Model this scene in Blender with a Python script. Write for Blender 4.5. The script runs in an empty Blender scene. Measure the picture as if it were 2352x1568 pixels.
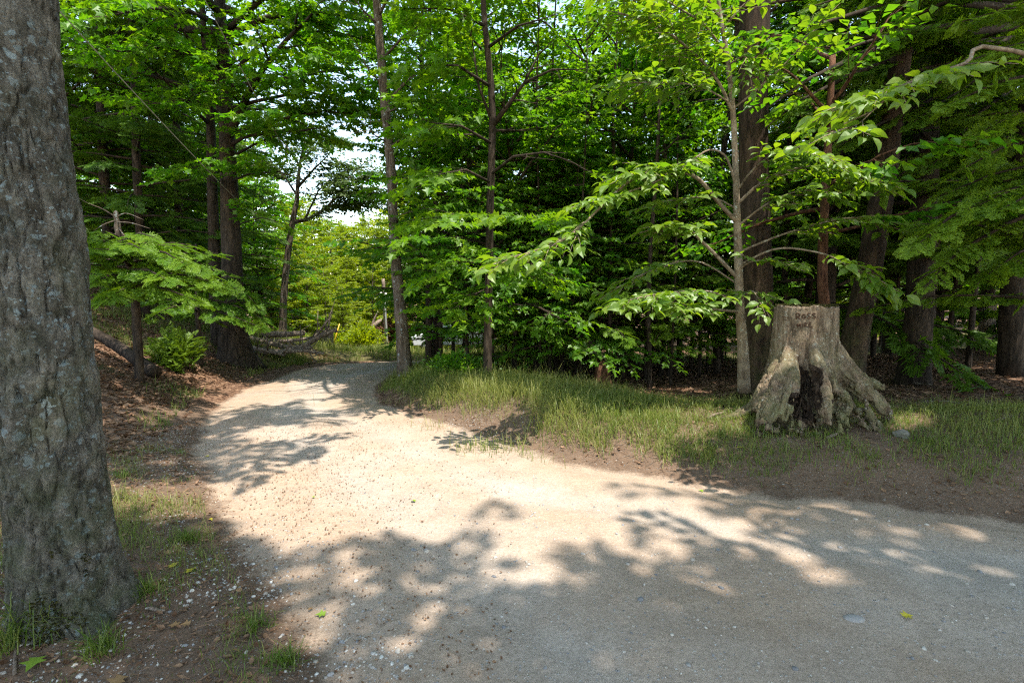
import bpy, math, random
import numpy as np
from mathutils import Vector

# ------------------------------------------------------------------ camera, sky, sun, exposure
C = bpy.context.scene
COL = C.collection
PITCH = math.radians(5.02)
EYE = np.array([0.0, 0.0, 1.6])
cam_d = bpy.data.cameras.new("camera")
cam_d.lens = 18.0; cam_d.sensor_width = 36.0; cam_d.clip_start = 0.05; cam_d.clip_end = 1000
cam = bpy.data.objects.new("camera", cam_d); COL.objects.link(cam)
cam.location = EYE; cam.rotation_euler = (math.pi/2 - PITCH, 0, 0)
C.camera = cam

SUNXY = np.array([0.24, -0.24])                       # horizontal shift towards the sun per metre of height
sunv = Vector((SUNXY[0], SUNXY[1], 1)).normalized()
SUN_EL = math.asin(sunv.z); SUN_AZ = math.atan2(sunv.x, sunv.y)
world = bpy.data.worlds.new("World"); C.world = world; world.use_nodes = True
wn = world.node_tree; wn.nodes.clear()
sky = wn.nodes.new("ShaderNodeTexSky"); sky.sky_type = 'NISHITA'; sky.sun_disc = False
sky.sun_elevation = SUN_EL; sky.sun_rotation = SUN_AZ; sky.air_density = 1.0; sky.dust_density = 0.4; sky.ozone_density = 1.0
bg = wn.nodes.new("ShaderNodeBackground"); bg.inputs[1].default_value = 0.15
wo = wn.nodes.new("ShaderNodeOutputWorld")
wb = wn.nodes.new("ShaderNodeMix"); wb.data_type = 'RGBA'; wb.blend_type = 'MULTIPLY'; wb.inputs[0].default_value = 1.0; wb.inputs[7].default_value = (1.15, 1.0, 0.79, 1)   # daylight white balance
wn.links.new(sky.outputs[0], wb.inputs[6]); wn.links.new(wb.outputs[2], bg.inputs[0]); wn.links.new(bg.outputs[0], wo.inputs[0])
sl = bpy.data.lights.new("sun", 'SUN'); sl.energy = 2.4; sl.angle = math.radians(0.53); sl.color = (1.0, 0.93, 0.82)
so = bpy.data.objects.new("sun", sl); COL.objects.link(so)
so.rotation_euler = (-sunv).to_track_quat('-Z', 'Y').to_euler(); so.location = (4, 3, 25)
C.view_settings.view_transform = 'Standard'; C.view_settings.look = 'None'
C.view_settings.exposure = 2.12; C.view_settings.gamma = 1.0
C.render.engine = 'CYCLES'
cy = C.cycles
cy.max_bounces = 7; cy.diffuse_bounces = 4; cy.glossy_bounces = 2; cy.transmission_bounces = 4; cy.transparent_max_bounces = 4
cy.caustics_reflective = False; cy.caustics_refractive = False
cy.use_denoising = False
cy.filter_width = 1.2
cy.sample_clamp_indirect = 6.0

# ------------------------------------------------------------------ pixel <-> ground helpers (2352 x 1568 picture grid)
SP, CP = math.sin(PITCH), math.cos(PITCH)
def ray(px, py):
    u = (px - 1176)/1176; v = (784 - py)/1176
    return np.array([u, CP + SP*v, -SP + CP*v])
def P(px, py, Y):
    d = ray(px, py); return EYE + d*(Y/d[1])
def project(Q):
    Q = np.atleast_2d(Q) - EYE
    dep = Q[:, 1]*CP - Q[:, 2]*SP; up = Q[:, 1]*SP + Q[:, 2]*CP
    dep = np.where(dep < 0.05, 0.05, dep)
    return np.stack([1176 + 1176*Q[:, 0]/dep, 784 - 1176*up/dep], 1)

def _hash(ix, iy, iz, seed):
    h = (ix*374761393 + iy*668265263 + iz*1440662683 + seed*974634733) & 0xffffffff
    h = ((h ^ (h >> 13))*1274126177) & 0xffffffff
    h = ((h ^ (h >> 16))*2246822519) & 0xffffffff
    return ((h ^ (h >> 15)) & 0xffff)/65535.0
def vnoise(p, seed=0):
    p = np.asarray(p, float); i = np.floor(p).astype(np.int64); f = p - i; f = f*f*(3 - 2*f); r = 0
    for a in (0, 1):
        for b in (0, 1):
            for c in (0, 1):
                w = (f[:, 0] if a else 1-f[:, 0])*(f[:, 1] if b else 1-f[:, 1])*(f[:, 2] if c else 1-f[:, 2])
                r = r + w*_hash(i[:, 0]+a, i[:, 1]+b, i[:, 2]+c, seed)
    return r - 0.5
def fbm(p, seed=0, o=4):
    r = 0; a = 1.0; p = np.asarray(p, float)
    for k in range(o): r = r + a*vnoise(p*(2.03**k), seed + k*17); a *= 0.5
    return r
def sstep(a, b, x):
    t = np.clip((x - a)/(b - a), 0, 1); return t*t*(3 - 2*t)

# ------------------------------------------------------------------ terrain
RE = np.array([(30, -4.5), (12, 1.2), (7, 2.75), (3.78, 3.66), (2.0, 4.38), (.55, 5.14), (-.72, 6.65), (-2.3, 8.5), (-2.85, 10.5), (-3.0, 12.5), (-2.6, 14.5), (-1.4, 16.2), (1.5, 17.6), (8, 18.6), (40, 19.5)], float)
LE = np.array([(9, -8), (2.5, -2), (.3, .5), (-.86, 2.0), (-1.74, 3.19), (-2.67, 4.38), (-3.7, 5.8), (-4.95, 8.5), (-5.6, 11), (-5.95, 13.5), (-5.9, 16), (-5.0, 18.5), (-2, 20.8), (5, 22.3), (40, 23.5)], float)
def pdist(x, y, L):
    best = np.full(x.shape, 1e9)
    for a, b in zip(L[:-1], L[1:]):
        d = b - a; t = np.clip(((x-a[0])*d[0] + (y-a[1])*d[1])/(d@d), 0, 1)
        best = np.minimum(best, np.hypot(x - a[0] - t*d[0], y - a[1] - t*d[1]))
    return best
def terrain(x, y):
    """height, right-edge distance, left-edge distance, road signed distance (negative on the road)"""
    x = np.asarray(x, float); y = np.asarray(y, float)
    dR = pdist(x, y, RE); dL = pdist(x, y, LE)
    right = x > np.interp(y, RE[:, 1], RE[:, 0]); left = x < np.interp(y, LE[:, 1], LE[:, 0])
    p3 = np.stack([x, y, np.zeros_like(x)], 1)
    wob = 0.35*fbm(p3*0.9, 5, 3)
    sd = np.where(right, dR, np.where(left, dL, -np.minimum(dR, dL))) + wob*0.45
    z = np.interp(y, [-20, 3, 8, 16, 24, 46, 60, 90, 160], [.1, 0, -.12, -.5, -1.35, -3.5, -3.6, -1, 6])
    lb = np.where(left, dL, 0); rb = np.where(right, dR, 0)
    ly = sstep(2.5, 7.5, y)*(1 - .88*sstep(15, 25, y))
    z = z + ly*(.10*np.minimum(lb, .8) + .40*np.clip(lb - .6, 0, 7) + .16*np.clip(lb - 7.6, 0, 40))
    farleft = np.clip(lb - 10, 0, 60)
    ry = 1 - .8*sstep(13, 18, y)
    z = z + ry*(.30*sstep(.1, .9, rb) - .34*sstep(1.7, 3.8, rb)) + ry*.055*np.clip(x - 3.2, 0, 10)*sstep(.3, 2, rb)
    z = z + .05*np.clip(x - 12, 0, 80)*sstep(6, 12, y)
    off = sstep(0, .8, sd)
    z = z + off*(.16*fbm(p3*.55, 11, 4) + .03*fbm(p3*4, 13, 2)) + (1-off)*(.05*fbm(p3*.5, 21, 2) + .012*fbm(p3*3.5, 23, 2))
    z = z - .05*np.exp(-((sd + .12)/.22)**2)*sstep(1, 4, y) - .028*np.exp(-((sd + 1.0 + .2*fbm(p3*.4, 25, 2))/.26)**2) + .014*np.exp(-((sd + 1.55)/.3)**2)
    return z, rb, lb, sd
def H(x, y):
    return float(terrain(np.array([x], float), np.array([y], float))[0][0])
def G(px, py, tmax=90):
    """ground point seen at a picture position"""
    d = ray(px, py); t = np.linspace(.8, tmax, 3000); q = EYE + t[:, None]*d
    z = terrain(q[:, 0], q[:, 1])[0]; k = np.argmax(q[:, 2] < z)
    if k == 0: k = len(t) - 1
    return np.array([q[k, 0], q[k, 1], z[k]])
def GX(px, Y):
    """ground point at depth Y under a picture column"""
    x = (px - 1176)/1176*Y; return np.array([x, Y, H(x, Y)])

# ------------------------------------------------------------------ mesh helpers
class Acc:
    def __init__(s): s.v = []; s.f = {}; s.a = []; s.n = 0
    def add(s, v, faces, var=None):
        v = np.asarray(v, float).reshape(-1, 3)
        for fa in faces:
            fa = np.asarray(fa, int)
            if fa.size: s.f.setdefault(fa.shape[1], []).append(fa + s.n)
        s.v.append(v); s.a.append(np.zeros(len(v)) if var is None else np.broadcast_to(np.asarray(var, float), (len(v),)))
        s.n += len(v)
    def mesh(s, name, mat, smooth=True, offset=None):
        V = np.concatenate(s.v) if s.v else np.zeros((0, 3))
        if offset is not None: V = V - offset
        return mesh_np(name, V, [np.concatenate(x) for x in s.f.values()], mat, smooth, {"var": np.concatenate(s.a)} if s.a else {})
def mesh_np(name, V, faces, mat, smooth=True, attrs={}):
    me = bpy.data.meshes.new(name)
    me.vertices.add(len(V)); me.vertices.foreach_set("co", np.ascontiguousarray(V, dtype=np.float32).ravel())
    tot = sum(f.size for f in faces); nf = sum(len(f) for f in faces)
    me.loops.add(tot); me.polygons.add(nf)
    if tot:
        me.loops.foreach_set("vertex_index", np.concatenate([f.ravel() for f in faces]).astype(np.int32))
        cnt = np.concatenate([np.full(len(f), f.shape[1]) for f in faces])
        me.polygons.foreach_set("loop_start", np.concatenate([[0], np.cumsum(cnt)[:-1]]).astype(np.int32))
        me.polygons.foreach_set("use_smooth", np.full(nf, smooth))
    for k, a in attrs.items():
        at = me.attributes.new(k, 'FLOAT', 'POINT'); at.data.foreach_set("value", np.ascontiguousarray(a, dtype=np.float32))
    me.update(calc_edges=True); me.validate()
    me.materials.append(mat)
    return me
def obj(name, me, parent=None, loc=None):
    o = bpy.data.objects.new(name, me); COL.objects.link(o)
    if parent is not None: o.parent = parent
    if loc is not None: o.location = loc
    return o
def tag(o, label=None, cat=None, group=None, kind=None):
    if label: o["label"] = label
    if cat: o["category"] = cat
    if group: o["group"] = group
    if kind: o["kind"] = kind
    return o
def thing(name, loc, label, cat, group=None):
    o = bpy.data.objects.new(name, None); COL.objects.link(o); o.location = loc; o.empty_display_size = .2
    return tag(o, label, cat, group)
def dup(root, loc, rotz=0, scale=1, label=None, group=None):
    r = root.copy(); COL.objects.link(r); r.location = loc; r.rotation_euler = (0, 0, rotz); r.scale = (scale,)*3
    if label: r["label"] = label
    if group: r["group"] = group
    for ch in root.children:
        c = ch.copy(); COL.objects.link(c); c.parent = r
        for g in ch.children:
            d = g.copy(); COL.objects.link(d); d.parent = c
    return r
def frames(pts):
    T = np.gradient(pts, axis=0); T /= np.linalg.norm(T, axis=1)[:, None] + 1e-9
    ref = np.array([0, 1, 0.]) if abs(T[0][1]) < .8 else np.array([1., 0, 0])
    U = np.zeros_like(T)
    u = ref
    for i, t in enumerate(T):
        u = u - t*(u@t); u /= np.linalg.norm(u) + 1e-9; U[i] = u
    return T, U, np.cross(T, U)
def smooth_path(pts, n):
    pts = np.asarray(pts, float); m = len(pts)
    if m == 2: return pts[0] + np.linspace(0, 1, n)[:, None]*(pts[1]-pts[0])
    q = np.vstack([2*pts[0]-pts[1], pts, 2*pts[-1]-pts[-2]]); out = []
    for s in np.linspace(0, m-1-1e-6, n):
        i = int(s); t = s - i; a, b, c, d = q[i], q[i+1], q[i+2], q[i+3]
        out.append(.5*((2*b) + (-a+c)*t + (2*a-5*b+4*c-d)*t*t + (-a+3*b-3*c+d)*t**3))
    return np.array(out)
def tube(acc, pts, rad, sides=8, rough=0.0, seed=0, var=0.5, cap=True, flare=None):
    pts = np.asarray(pts, float); n = len(pts); rad = np.broadcast_to(np.asarray(rad, float), (n,))
    T, U, W = frames(pts); th = np.linspace(0, 2*np.pi, sides, endpoint=False)
    R = np.repeat(rad[:, None], sides, 1)
    ring = np.cos(th)[None, :, None]*U[:, None, :] + np.sin(th)[None, :, None]*W[:, None, :]
    if rough:
        q = (pts[:, None, :]*np.array([1, 1, .6]) + ring*rad[:, None, None]).reshape(-1, 3)
        sc = 1.2/max(rad.max(), .01)
        R = R*(1 + rough*2*fbm(q*sc, seed, 3).reshape(n, sides))
    if flare is not None: R = R*flare(np.arange(n)/(n-1), th)
    v = (pts[:, None, :] + ring*R[:, :, None]).reshape(-1, 3)
    i = np.arange(n-1)[:, None]*sides; j = np.arange(sides)[None, :]; j2 = (j+1) % sides
    quads = np.stack([i+j, i+j2, i+sides+j2, i+sides+j], -1).reshape(-1, 4)
    fs = [quads]
    if cap: fs += [np.array([[0]*0]).reshape(0, 3)]
    acc.add(v, fs, var)
    if cap and sides > 2:
        k = acc.n - n*sides
        acc.f.setdefault(sides, []).append(np.array([np.arange(sides)[::-1] + k]))
        acc.f.setdefault(sides, []).append(np.array([np.arange(sides) + k + (n-1)*sides]))
def nrm(a):
    return a/(np.linalg.norm(a, axis=-1, keepdims=True) + 1e-9)
# leaf templates: (vertices x=side y=along z=normal, list of face arrays)
def tmpl_maple():
    h = [(0, 0), (.36, .05), (.22, .27), (.55, .46), (.2, .56), (0, 1)]
    v = [(x, y, .16*abs(x) - .12*y*y) for x, y in h] + [(-x, y, .16*abs(x) - .12*y*y) for x, y in h[1:-1]]
    return np.array(v), [np.array([[0, 1, 2, 3, 4, 5], [0, 5, 9, 8, 7, 6]])]
def tmpl_kite():
    return np.array([(0, 0, 0), (.36, .42, .1), (0, 1, -.1), (-.36, .42, .1)]), [np.array([[0, 1, 2], [0, 2, 3]])]
def tmpl_ovate():
    ys = [0, .22, .48, .74, 1.0]; w = [0, .235, .29, .17, 0]
    z = lambda y: .05*math.sin(y*3) - .22*y*y
    v = [(0, y, z(y)) for y in ys] + [(w[i], ys[i], z(ys[i]) + .075) for i in (1, 2, 3)] + [(-w[i], ys[i], z(ys[i]) + .075) for i in (1, 2, 3)]
    q = [[1, 5, 6, 2], [2, 6, 7, 3], [1, 2, 9, 8], [2, 3, 10, 9]]; t = [[0, 5, 1], [3, 7, 4], [0, 1, 8], [3, 4, 10]]
    return np.array(v), [np.array(q), np.array(t)]
def tmpl_spray(n=11, w=.034, sub=2, seed=1):
    r = np.random.default_rng(seed); V = []; F = []; A = []
    def dia(p, d, L, w, a0, a1):
        q = np.array([-d[1], d[0]]); k = len(V)
        for s, o in ((0, 0), (.55, w), (1, 0), (.55, -w)):
            x, y = p + d*L*s + q*o; V.append((x, y, -.25*x*x - .10*y*y + r.normal(0, .012))); A.append(a0 + (a1-a0)*s)
        F.append([k, k+1, k+2, k+3])
    for i in range(n):
        s = (i + .6)/(n + .4)
        for sd in (-1, 1):
            L = (.50*(1-s)**.75 + .07)*r.uniform(.8, 1.15); an = math.radians(r.uniform(42, 58))
            d = np.array([sd*math.sin(an), math.cos(an)]); b = np.array([0, s])
            dia(b, d, L, w*1.15, .15, .75)
            for m in range(sub):
                for s2 in (-1, 1):
                    f = .3 + .45*m + r.uniform(-.08, .08); a2 = an*sd + s2*math.radians(44)
                    dia(b + d*L*f, np.array([math.sin(a2), math.cos(a2)]), L*.42*(1.15-f) + .03, w*.8, .3, .95)
    dia(np.array([0, .55]), np.array([0, 1.]), .48, w, .3, 1)
    return np.array(V), [np.array(F)], np.array(A)
MAPLE, KITE, OVATE = tmpl_maple(), tmpl_kite(), tmpl_ovate()
SPRAY = tmpl_spray(10, .026, 2); SPRAY_S = tmpl_spray(8, .036, 1, 4)
def stamp(acc, T, pos, axis, normal, size, var):
    V, F = T[0], T[1]; n = len(pos)
    if n == 0: return
    Y = nrm(axis); X = nrm(np.cross(Y, normal)); Z = np.cross(X, Y); size = np.broadcast_to(size, (n,))
    w = pos[:, None, :] + size[:, None, None]*(V[None, :, :1]*X[:, None] + V[None, :, 1:2]*Y[:, None] + V[None, :, 2:]*Z[:, None])
    k = len(V); off = (np.arange(n)*k)[:, None, None]
    a = np.repeat(np.broadcast_to(var, (n,))[:, None], k, 1)
    if len(T) > 2: a = np.clip(T[2][None, :]*.8 + (a - .5)*.5, 0, 1)
    acc.add(w.reshape(-1, 3), [(f[None] + off).reshape(-1, f.shape[1]) for f in F], a.ravel())

# ------------------------------------------------------------------ materials
def N(nt, t, **kw):
    n = nt.nodes.new(t)
    for k, v in kw.items():
        if k.startswith("i_"):
            kk = k[2:]; n.inputs[int(kk) if kk.isdigit() else kk].default_value = v
        else: setattr(n, k, v)
    return n
def mat_base(name):
    m = bpy.data.materials.new(name); m.use_nodes = True; nt = m.node_tree; nt.nodes.clear()
    return m, nt, N(nt, "ShaderNodeOutputMaterial")
def lk(nt, a, b): nt.links.new(a, b)
def ramp(nt, src, stops, interp='LINEAR'):
    r = N(nt, "ShaderNodeValToRGB"); r.color_ramp.interpolation = interp; e = r.color_ramp.elements
    while len(e) < len(stops): e.new(.5)
    for k, (p, c) in enumerate(stops): e[k].position = p; e[k].color = (*c, 1) if len(c) == 3 else c
    if src is not None: lk(nt, src, r.inputs[0])
    return r.outputs[0]
def mixc(nt, f, a, b, blend='MIX'):
    m = N(nt, "ShaderNodeMix", data_type='RGBA', blend_type=blend)
    for s, i in ((f, 0), (a, 6), (b, 7)):
        if isinstance(s, (int, float)): m.inputs[i].default_value = s
        elif isinstance(s, tuple): m.inputs[i].default_value = (*s, 1)
        else: lk(nt, s, m.inputs[i])
    return m.outputs[2]
def math_(nt, op, a, b=None, c=None, clamp=False):
    m = N(nt, "ShaderNodeMath", operation=op); m.use_clamp = clamp
    for i, s in enumerate((a, b, c)):
        if s is None: continue
        if isinstance(s, (int, float)): m.inputs[i].default_value = s
        else: lk(nt, s, m.inputs[i])
    return m.outputs[0]
def noise_(nt, vec, scale, detail=4, rough=.6, dist=0):
    n = N(nt, "ShaderNodeTexNoise"); n.inputs["Scale"].default_value = scale; n.inputs["Detail"].default_value = detail
    n.inputs["Roughness"].default_value = rough; n.inputs["Distortion"].default_value = dist
    lk(nt, vec, n.inputs["Vector"]); return n.outputs[0]
def voro(nt, vec, scale, feature='F1', rnd=1):
    n = N(nt, "ShaderNodeTexVoronoi", feature=feature); n.inputs["Scale"].default_value = scale; n.inputs["Randomness"].default_value = rnd
    lk(nt, vec, n.inputs["Vector"]); return n
def leaf_mat(name, d0, d1, t0, t1, trans=.45, gloss=.022, rough=.45, hue=.0):
    m, nt, out = mat_base(name)
    at = N(nt, "ShaderNodeAttribute", attribute_name="var"); oi = N(nt, "ShaderNodeObjectInfo")
    f = math_(nt, 'ADD', at.outputs["Fac"], math_(nt, 'MULTIPLY', math_(nt, 'SUBTRACT', oi.outputs["Random"], .5), .35), clamp=True)
    dc = ramp(nt, f, [(0, d0), (1, d1)]); tc = ramp(nt, f, [(0, t0), (1, t1)])
    di = N(nt, "ShaderNodeBsdfDiffuse"); tr = N(nt, "ShaderNodeBsdfTranslucent"); gl = N(nt, "ShaderNodeBsdfGlossy"); gl.inputs["Roughness"].default_value = rough
    lk(nt, dc, di.inputs[0]); lk(nt, tc, tr.inputs[0]); gl.inputs[0].default_value = (.9, 1, .9, 1)
    a = N(nt, "ShaderNodeMixShader"); a.inputs[0].default_value = trans; lk(nt, di.outputs[0], a.inputs[1]); lk(nt, tr.outputs[0], a.inputs[2])
    b = N(nt, "ShaderNodeMixShader"); b.inputs[0].default_value = gloss; lk(nt, a.outputs[0], b.inputs[1]); lk(nt, gl.outputs[0], b.inputs[2])
    lk(nt, b.outputs[0], out.inputs[0]); return m
M = {}
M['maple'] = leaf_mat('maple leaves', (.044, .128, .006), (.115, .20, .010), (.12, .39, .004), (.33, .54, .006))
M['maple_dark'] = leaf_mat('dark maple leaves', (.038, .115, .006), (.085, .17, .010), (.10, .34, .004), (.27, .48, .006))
M['understory'] = leaf_mat('understory leaves', (.044, .135, .008), (.095, .185, .012), (.10, .38, .006), (.29, .51, .008))
M['bright'] = leaf_mat("sun-bright leaves", (.11, .18, .005), (.20, .25, .008), (.36, .52, .003), (.55, .60, .006))  # sunshine on the trees beyond the bend is put into this leaf colour
M['pale'] = leaf_mat("pale dusty leaves", (.05, .085, .02), (.085, .125, .03), (.1, .18, .03), (.16, .24, .04))
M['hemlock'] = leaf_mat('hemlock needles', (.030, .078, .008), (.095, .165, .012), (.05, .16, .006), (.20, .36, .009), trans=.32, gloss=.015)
M['hemlock_lit'] = leaf_mat('sun-bright hemlock needles', (.05, .125, .008), (.145, .225, .012), (.09, .25, .006), (.30, .44, .008), trans=.34, gloss=.015)  # lighter copy of the hemlock needles, sunlight on the boughs painted in
M['sapling'] = leaf_mat('sapling leaves', (.075, .15, .014), (.15, .22, .025), (.18, .40, .008), (.38, .54, .010), trans=.42, gloss=.03, rough=.45)
M['shrub'] = leaf_mat("shrub leaves", (.07, .13, .01), (.14, .22, .015), (.18, .32, .01), (.34, .48, .02), trans=.35)
M['grass'] = leaf_mat("grass", (.075, .13, .015), (.27, .265, .08), (.14, .27, .015), (.34, .36, .07), trans=.4, gloss=.02)
M['litter'] = leaf_mat("dry leaves", (.10, .05, .028), (.34, .21, .13), (.12, .06, .03), (.3, .18, .09), trans=.15, gloss=.01)
M['yellow_leaf'] = leaf_mat("yellow leaf", (.45, .38, .04), (.5, .42, .05), (.4, .35, .03), (.4, .35, .03), trans=.2)
M['green_leaf'] = leaf_mat("green fallen leaf", (.16, .26, .03), (.22, .32, .04), (.2, .3, .03), (.2, .3, .03), trans=.2)
M['tan_leaf'] = leaf_mat("tan fallen leaf", (.24, .14, .065), (.30, .18, .085), (.3, .18, .06), (.3, .18, .06), trans=.15)

def bark_mat(name, dark, light, vs=(14, 14, 3), crack=.5, lichen=0, lichen_c=(.36, .40, .40), moss=0, moss_c=(.07, .09, .02), bump=.5, moss_top=1.0, lich_scale=16):
    m, nt, out = mat_base(name)
    tc = N(nt, "ShaderNodeTexCoord").outputs["Object"]
    mp = N(nt, "ShaderNodeMapping"); mp.inputs["Scale"].default_value = vs; lk(nt, tc, mp.inputs[0]); v = mp.outputs[0]
    n1 = noise_(nt, v, 1.0, 8, .65, .6); n2 = noise_(nt, tc, 3.0, 4); n3 = noise_(nt, tc, 70, 4, .75); n4 = noise_(nt, v, 6.5, 8, .75, .8)
    c = ramp(nt, n1, [(.30, tuple(x*.35 for x in dark)), (.43, dark), (.66, light)])
    c = mixc(nt, .55, c, ramp(nt, n2, [(.3, (.55, .5, .45)), (.7, (1.25, 1.2, 1.15))]), 'MULTIPLY')
    c = mixc(nt, .6, c, ramp(nt, n3, [(.32, (.42, .42, .42)), (.68, (1.5, 1.5, 1.5))]), 'MULTIPLY')
    c = mixc(nt, crack, c, ramp(nt, n4, [(.36, (.30, .27, .25)), (.48, (.95, .95, .95)), (.7, (1.25, 1.25, 1.25))]), 'MULTIPLY')
    h = math_(nt, 'ADD', n1, math_(nt, 'MULTIPLY', n4, .6))
    if lichen:
        dn = noise_(nt, tc, 22, 3)
        wv = N(nt, "ShaderNodeMixRGB"); wv.inputs[0].default_value = .07; lk(nt, tc, wv.inputs[1]); nw = N(nt, "ShaderNodeTexNoise", i_Scale=26); nw.inputs['Detail'].default_value = 4; lk(nt, tc, nw.inputs['Vector']); lk(nt, nw.outputs[1], wv.inputs[2])
        for sc, th in ((lich_scale, .30), (lich_scale*2.2, .27)):
            vo = voro(nt, wv.outputs[0], sc)
            rc = N(nt, "ShaderNodeSeparateColor"); lk(nt, vo.outputs["Color"], rc.inputs[0])
            pick = ramp(nt, rc.outputs[0], [(max(0, .93 - lichen*.5), (0, 0, 0)), (min(1, .96 - lichen*.4), (1, 1, 1))])
            spot = ramp(nt, math_(nt, 'ADD', vo.outputs["Distance"], math_(nt, 'MULTIPLY', math_(nt, 'SUBTRACT', dn, .5), .35)), [(th, (1, 1, 1)), (th + .12, (0, 0, 0))])
            zone = ramp(nt, noise_(nt, tc, 2.2, 3), [(.36, (0, 0, 0)), (.55, (1, 1, 1))])
            f = math_(nt, 'MULTIPLY', math_(nt, 'MULTIPLY', pick, spot), math_(nt, 'MULTIPLY', zone, .85))
            c = mixc(nt, f, c, mixc(nt, rc.outputs[1], lichen_c, tuple(x*.6 for x in lichen_c)))
    if moss:
        sep = N(nt, "ShaderNodeSeparateXYZ"); lk(nt, tc, sep.inputs[0])
        low = ramp(nt, math_(nt, 'DIVIDE', sep.outputs[2], moss_top), [(0, (1, 1, 1)), (1, (.12, .12, .12))])
        f = math_(nt, 'MULTIPLY', math_(nt, 'MULTIPLY', ramp(nt, noise_(nt, tc, 5, 6, .7), [(.42, (0, 0, 0)), (.6, (1, 1, 1))]), low), moss)
        c = mixc(nt, f, c, mixc(nt, noise_(nt, tc, 60, 2), moss_c, tuple(x*1.9 for x in moss_c)))
    b = N(nt, "ShaderNodeBsdfPrincipled"); b.inputs["Roughness"].default_value = .9; b.inputs["Specular IOR Level"].default_value = .2
    lk(nt, c, b.inputs["Base Color"])
    bp = N(nt, "ShaderNodeBump"); bp.inputs["Strength"].default_value = bump; bp.inputs["Distance"].default_value = .03
    lk(nt, math_(nt, 'ADD', h, math_(nt, 'MULTIPLY', n3, .25)), bp.inputs["Height"]); lk(nt, bp.outputs[0], b.inputs["Normal"])
    lk(nt, b.outputs[0], out.inputs[0]); return m
M['bark_big'] = bark_mat('lichened bark', (.105, .098, .085), (.235, .22, .195), (16, 16, 7), crack=.8, lichen=.7, lichen_c=(.30, .36, .38), moss=.6, moss_c=(.04, .05, .02), bump=1.0, moss_top=3.0, lich_scale=24)
M['bark_grey'] = bark_mat("grey bark", (.085, .066, .050), (.19, .155, .125), (18, 18, 3), lichen=.25, bump=.7)
M['bark_dark'] = bark_mat("dark bark", (.032, .024, .018), (.085, .063, .047), (16, 16, 3), bump=.7)
M['bark_red'] = bark_mat("reddish hemlock bark", (.036, .023, .016), (.092, .060, .042), (15, 15, 2.5), bump=.9, moss=.25, moss_top=2)
M['bark_sap'] = bark_mat("smooth sapling bark", (.19, .145, .105), (.33, .27, .20), (10, 10, 6), lichen=.3, lichen_c=(.42, .42, .36), bump=.35)
M['deadwood'] = bark_mat("weathered deadwood", (.16, .12, .095), (.36, .30, .25), (20, 20, 4), bump=.5)
M['log'] = bark_mat("fallen log bark", (.07, .05, .038), (.22, .17, .13), (14, 14, 6), lichen=.2, moss=.3, moss_top=1)
M['rotten'] = bark_mat("rotten red wood", (.07, .032, .02), (.20, .10, .06), (20, 20, 5), bump=.9)
M['stump'] = bark_mat("stump bark", (.135, .096, .066), (.285, .222, .16), (13, 13, 4), crack=.85, lichen=.34, lichen_c=(.42, .41, .34), moss=.85, moss_c=(.095, .10, .042), bump=.7, moss_top=1.15, lich_scale=30)
M['hollow'] = bark_mat("rotted heartwood", (.03, .02, .014), (.10, .068, .048), (20, 20, 8), bump=1)
M['fibre'] = bark_mat('dark decayed fibres', (.03, .022, .016), (.085, .062, .046), (20, 20, 8), bump=.6)
M['carving'] = bark_mat("dark carved strokes", (.04, .02, .012), (.07, .038, .022), (20, 20, 20), bump=.3)
M['moss'] = bark_mat("moss", (.05, .05, .012), (.12, .11, .025), (60, 60, 60), bump=1)

def plain(name, c, rough=.6, metal=0, var=.2, scale=12):
    m, nt, out = mat_base(name); tc = N(nt, "ShaderNodeTexCoord").outputs["Object"]
    n = noise_(nt, tc, scale, 4)
    b = N(nt, "ShaderNodeBsdfPrincipled"); b.inputs["Roughness"].default_value = rough; b.inputs["Metallic"].default_value = metal
    lk(nt, mixc(nt, n, tuple(x*(1-var) for x in c), tuple(min(1, x*(1+var)) for x in c)), b.inputs["Base Color"]); lk(nt, b.outputs[0], out.inputs[0]); return m
M['galv'] = plain("galvanised steel", (.45, .46, .47), .5, .6)
M['porcelain'] = plain("white porcelain", (.8, .8, .8), .3, 0, .05)
M['yellow'] = plain("yellow plastic", (.6, .38, .03), .5)
M['wire'] = plain("weathered cable", (.22, .21, .19), .6)
M['orange'] = plain("orange marker", (.7, .16, .03), .6)
M['carpaint'] = plain("pale grey car paint", (.55, .58, .62), .3, 0, .05)
M['carglass'] = plain("dark car glass", (.02, .03, .035), .08, 0, .1)
M['rubber'] = plain("tyre rubber", (.02, .02, .02), .8)
M['rock'] = plain("grey stone", (.15, .14, .12), .9, 0, .4, 25)

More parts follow.
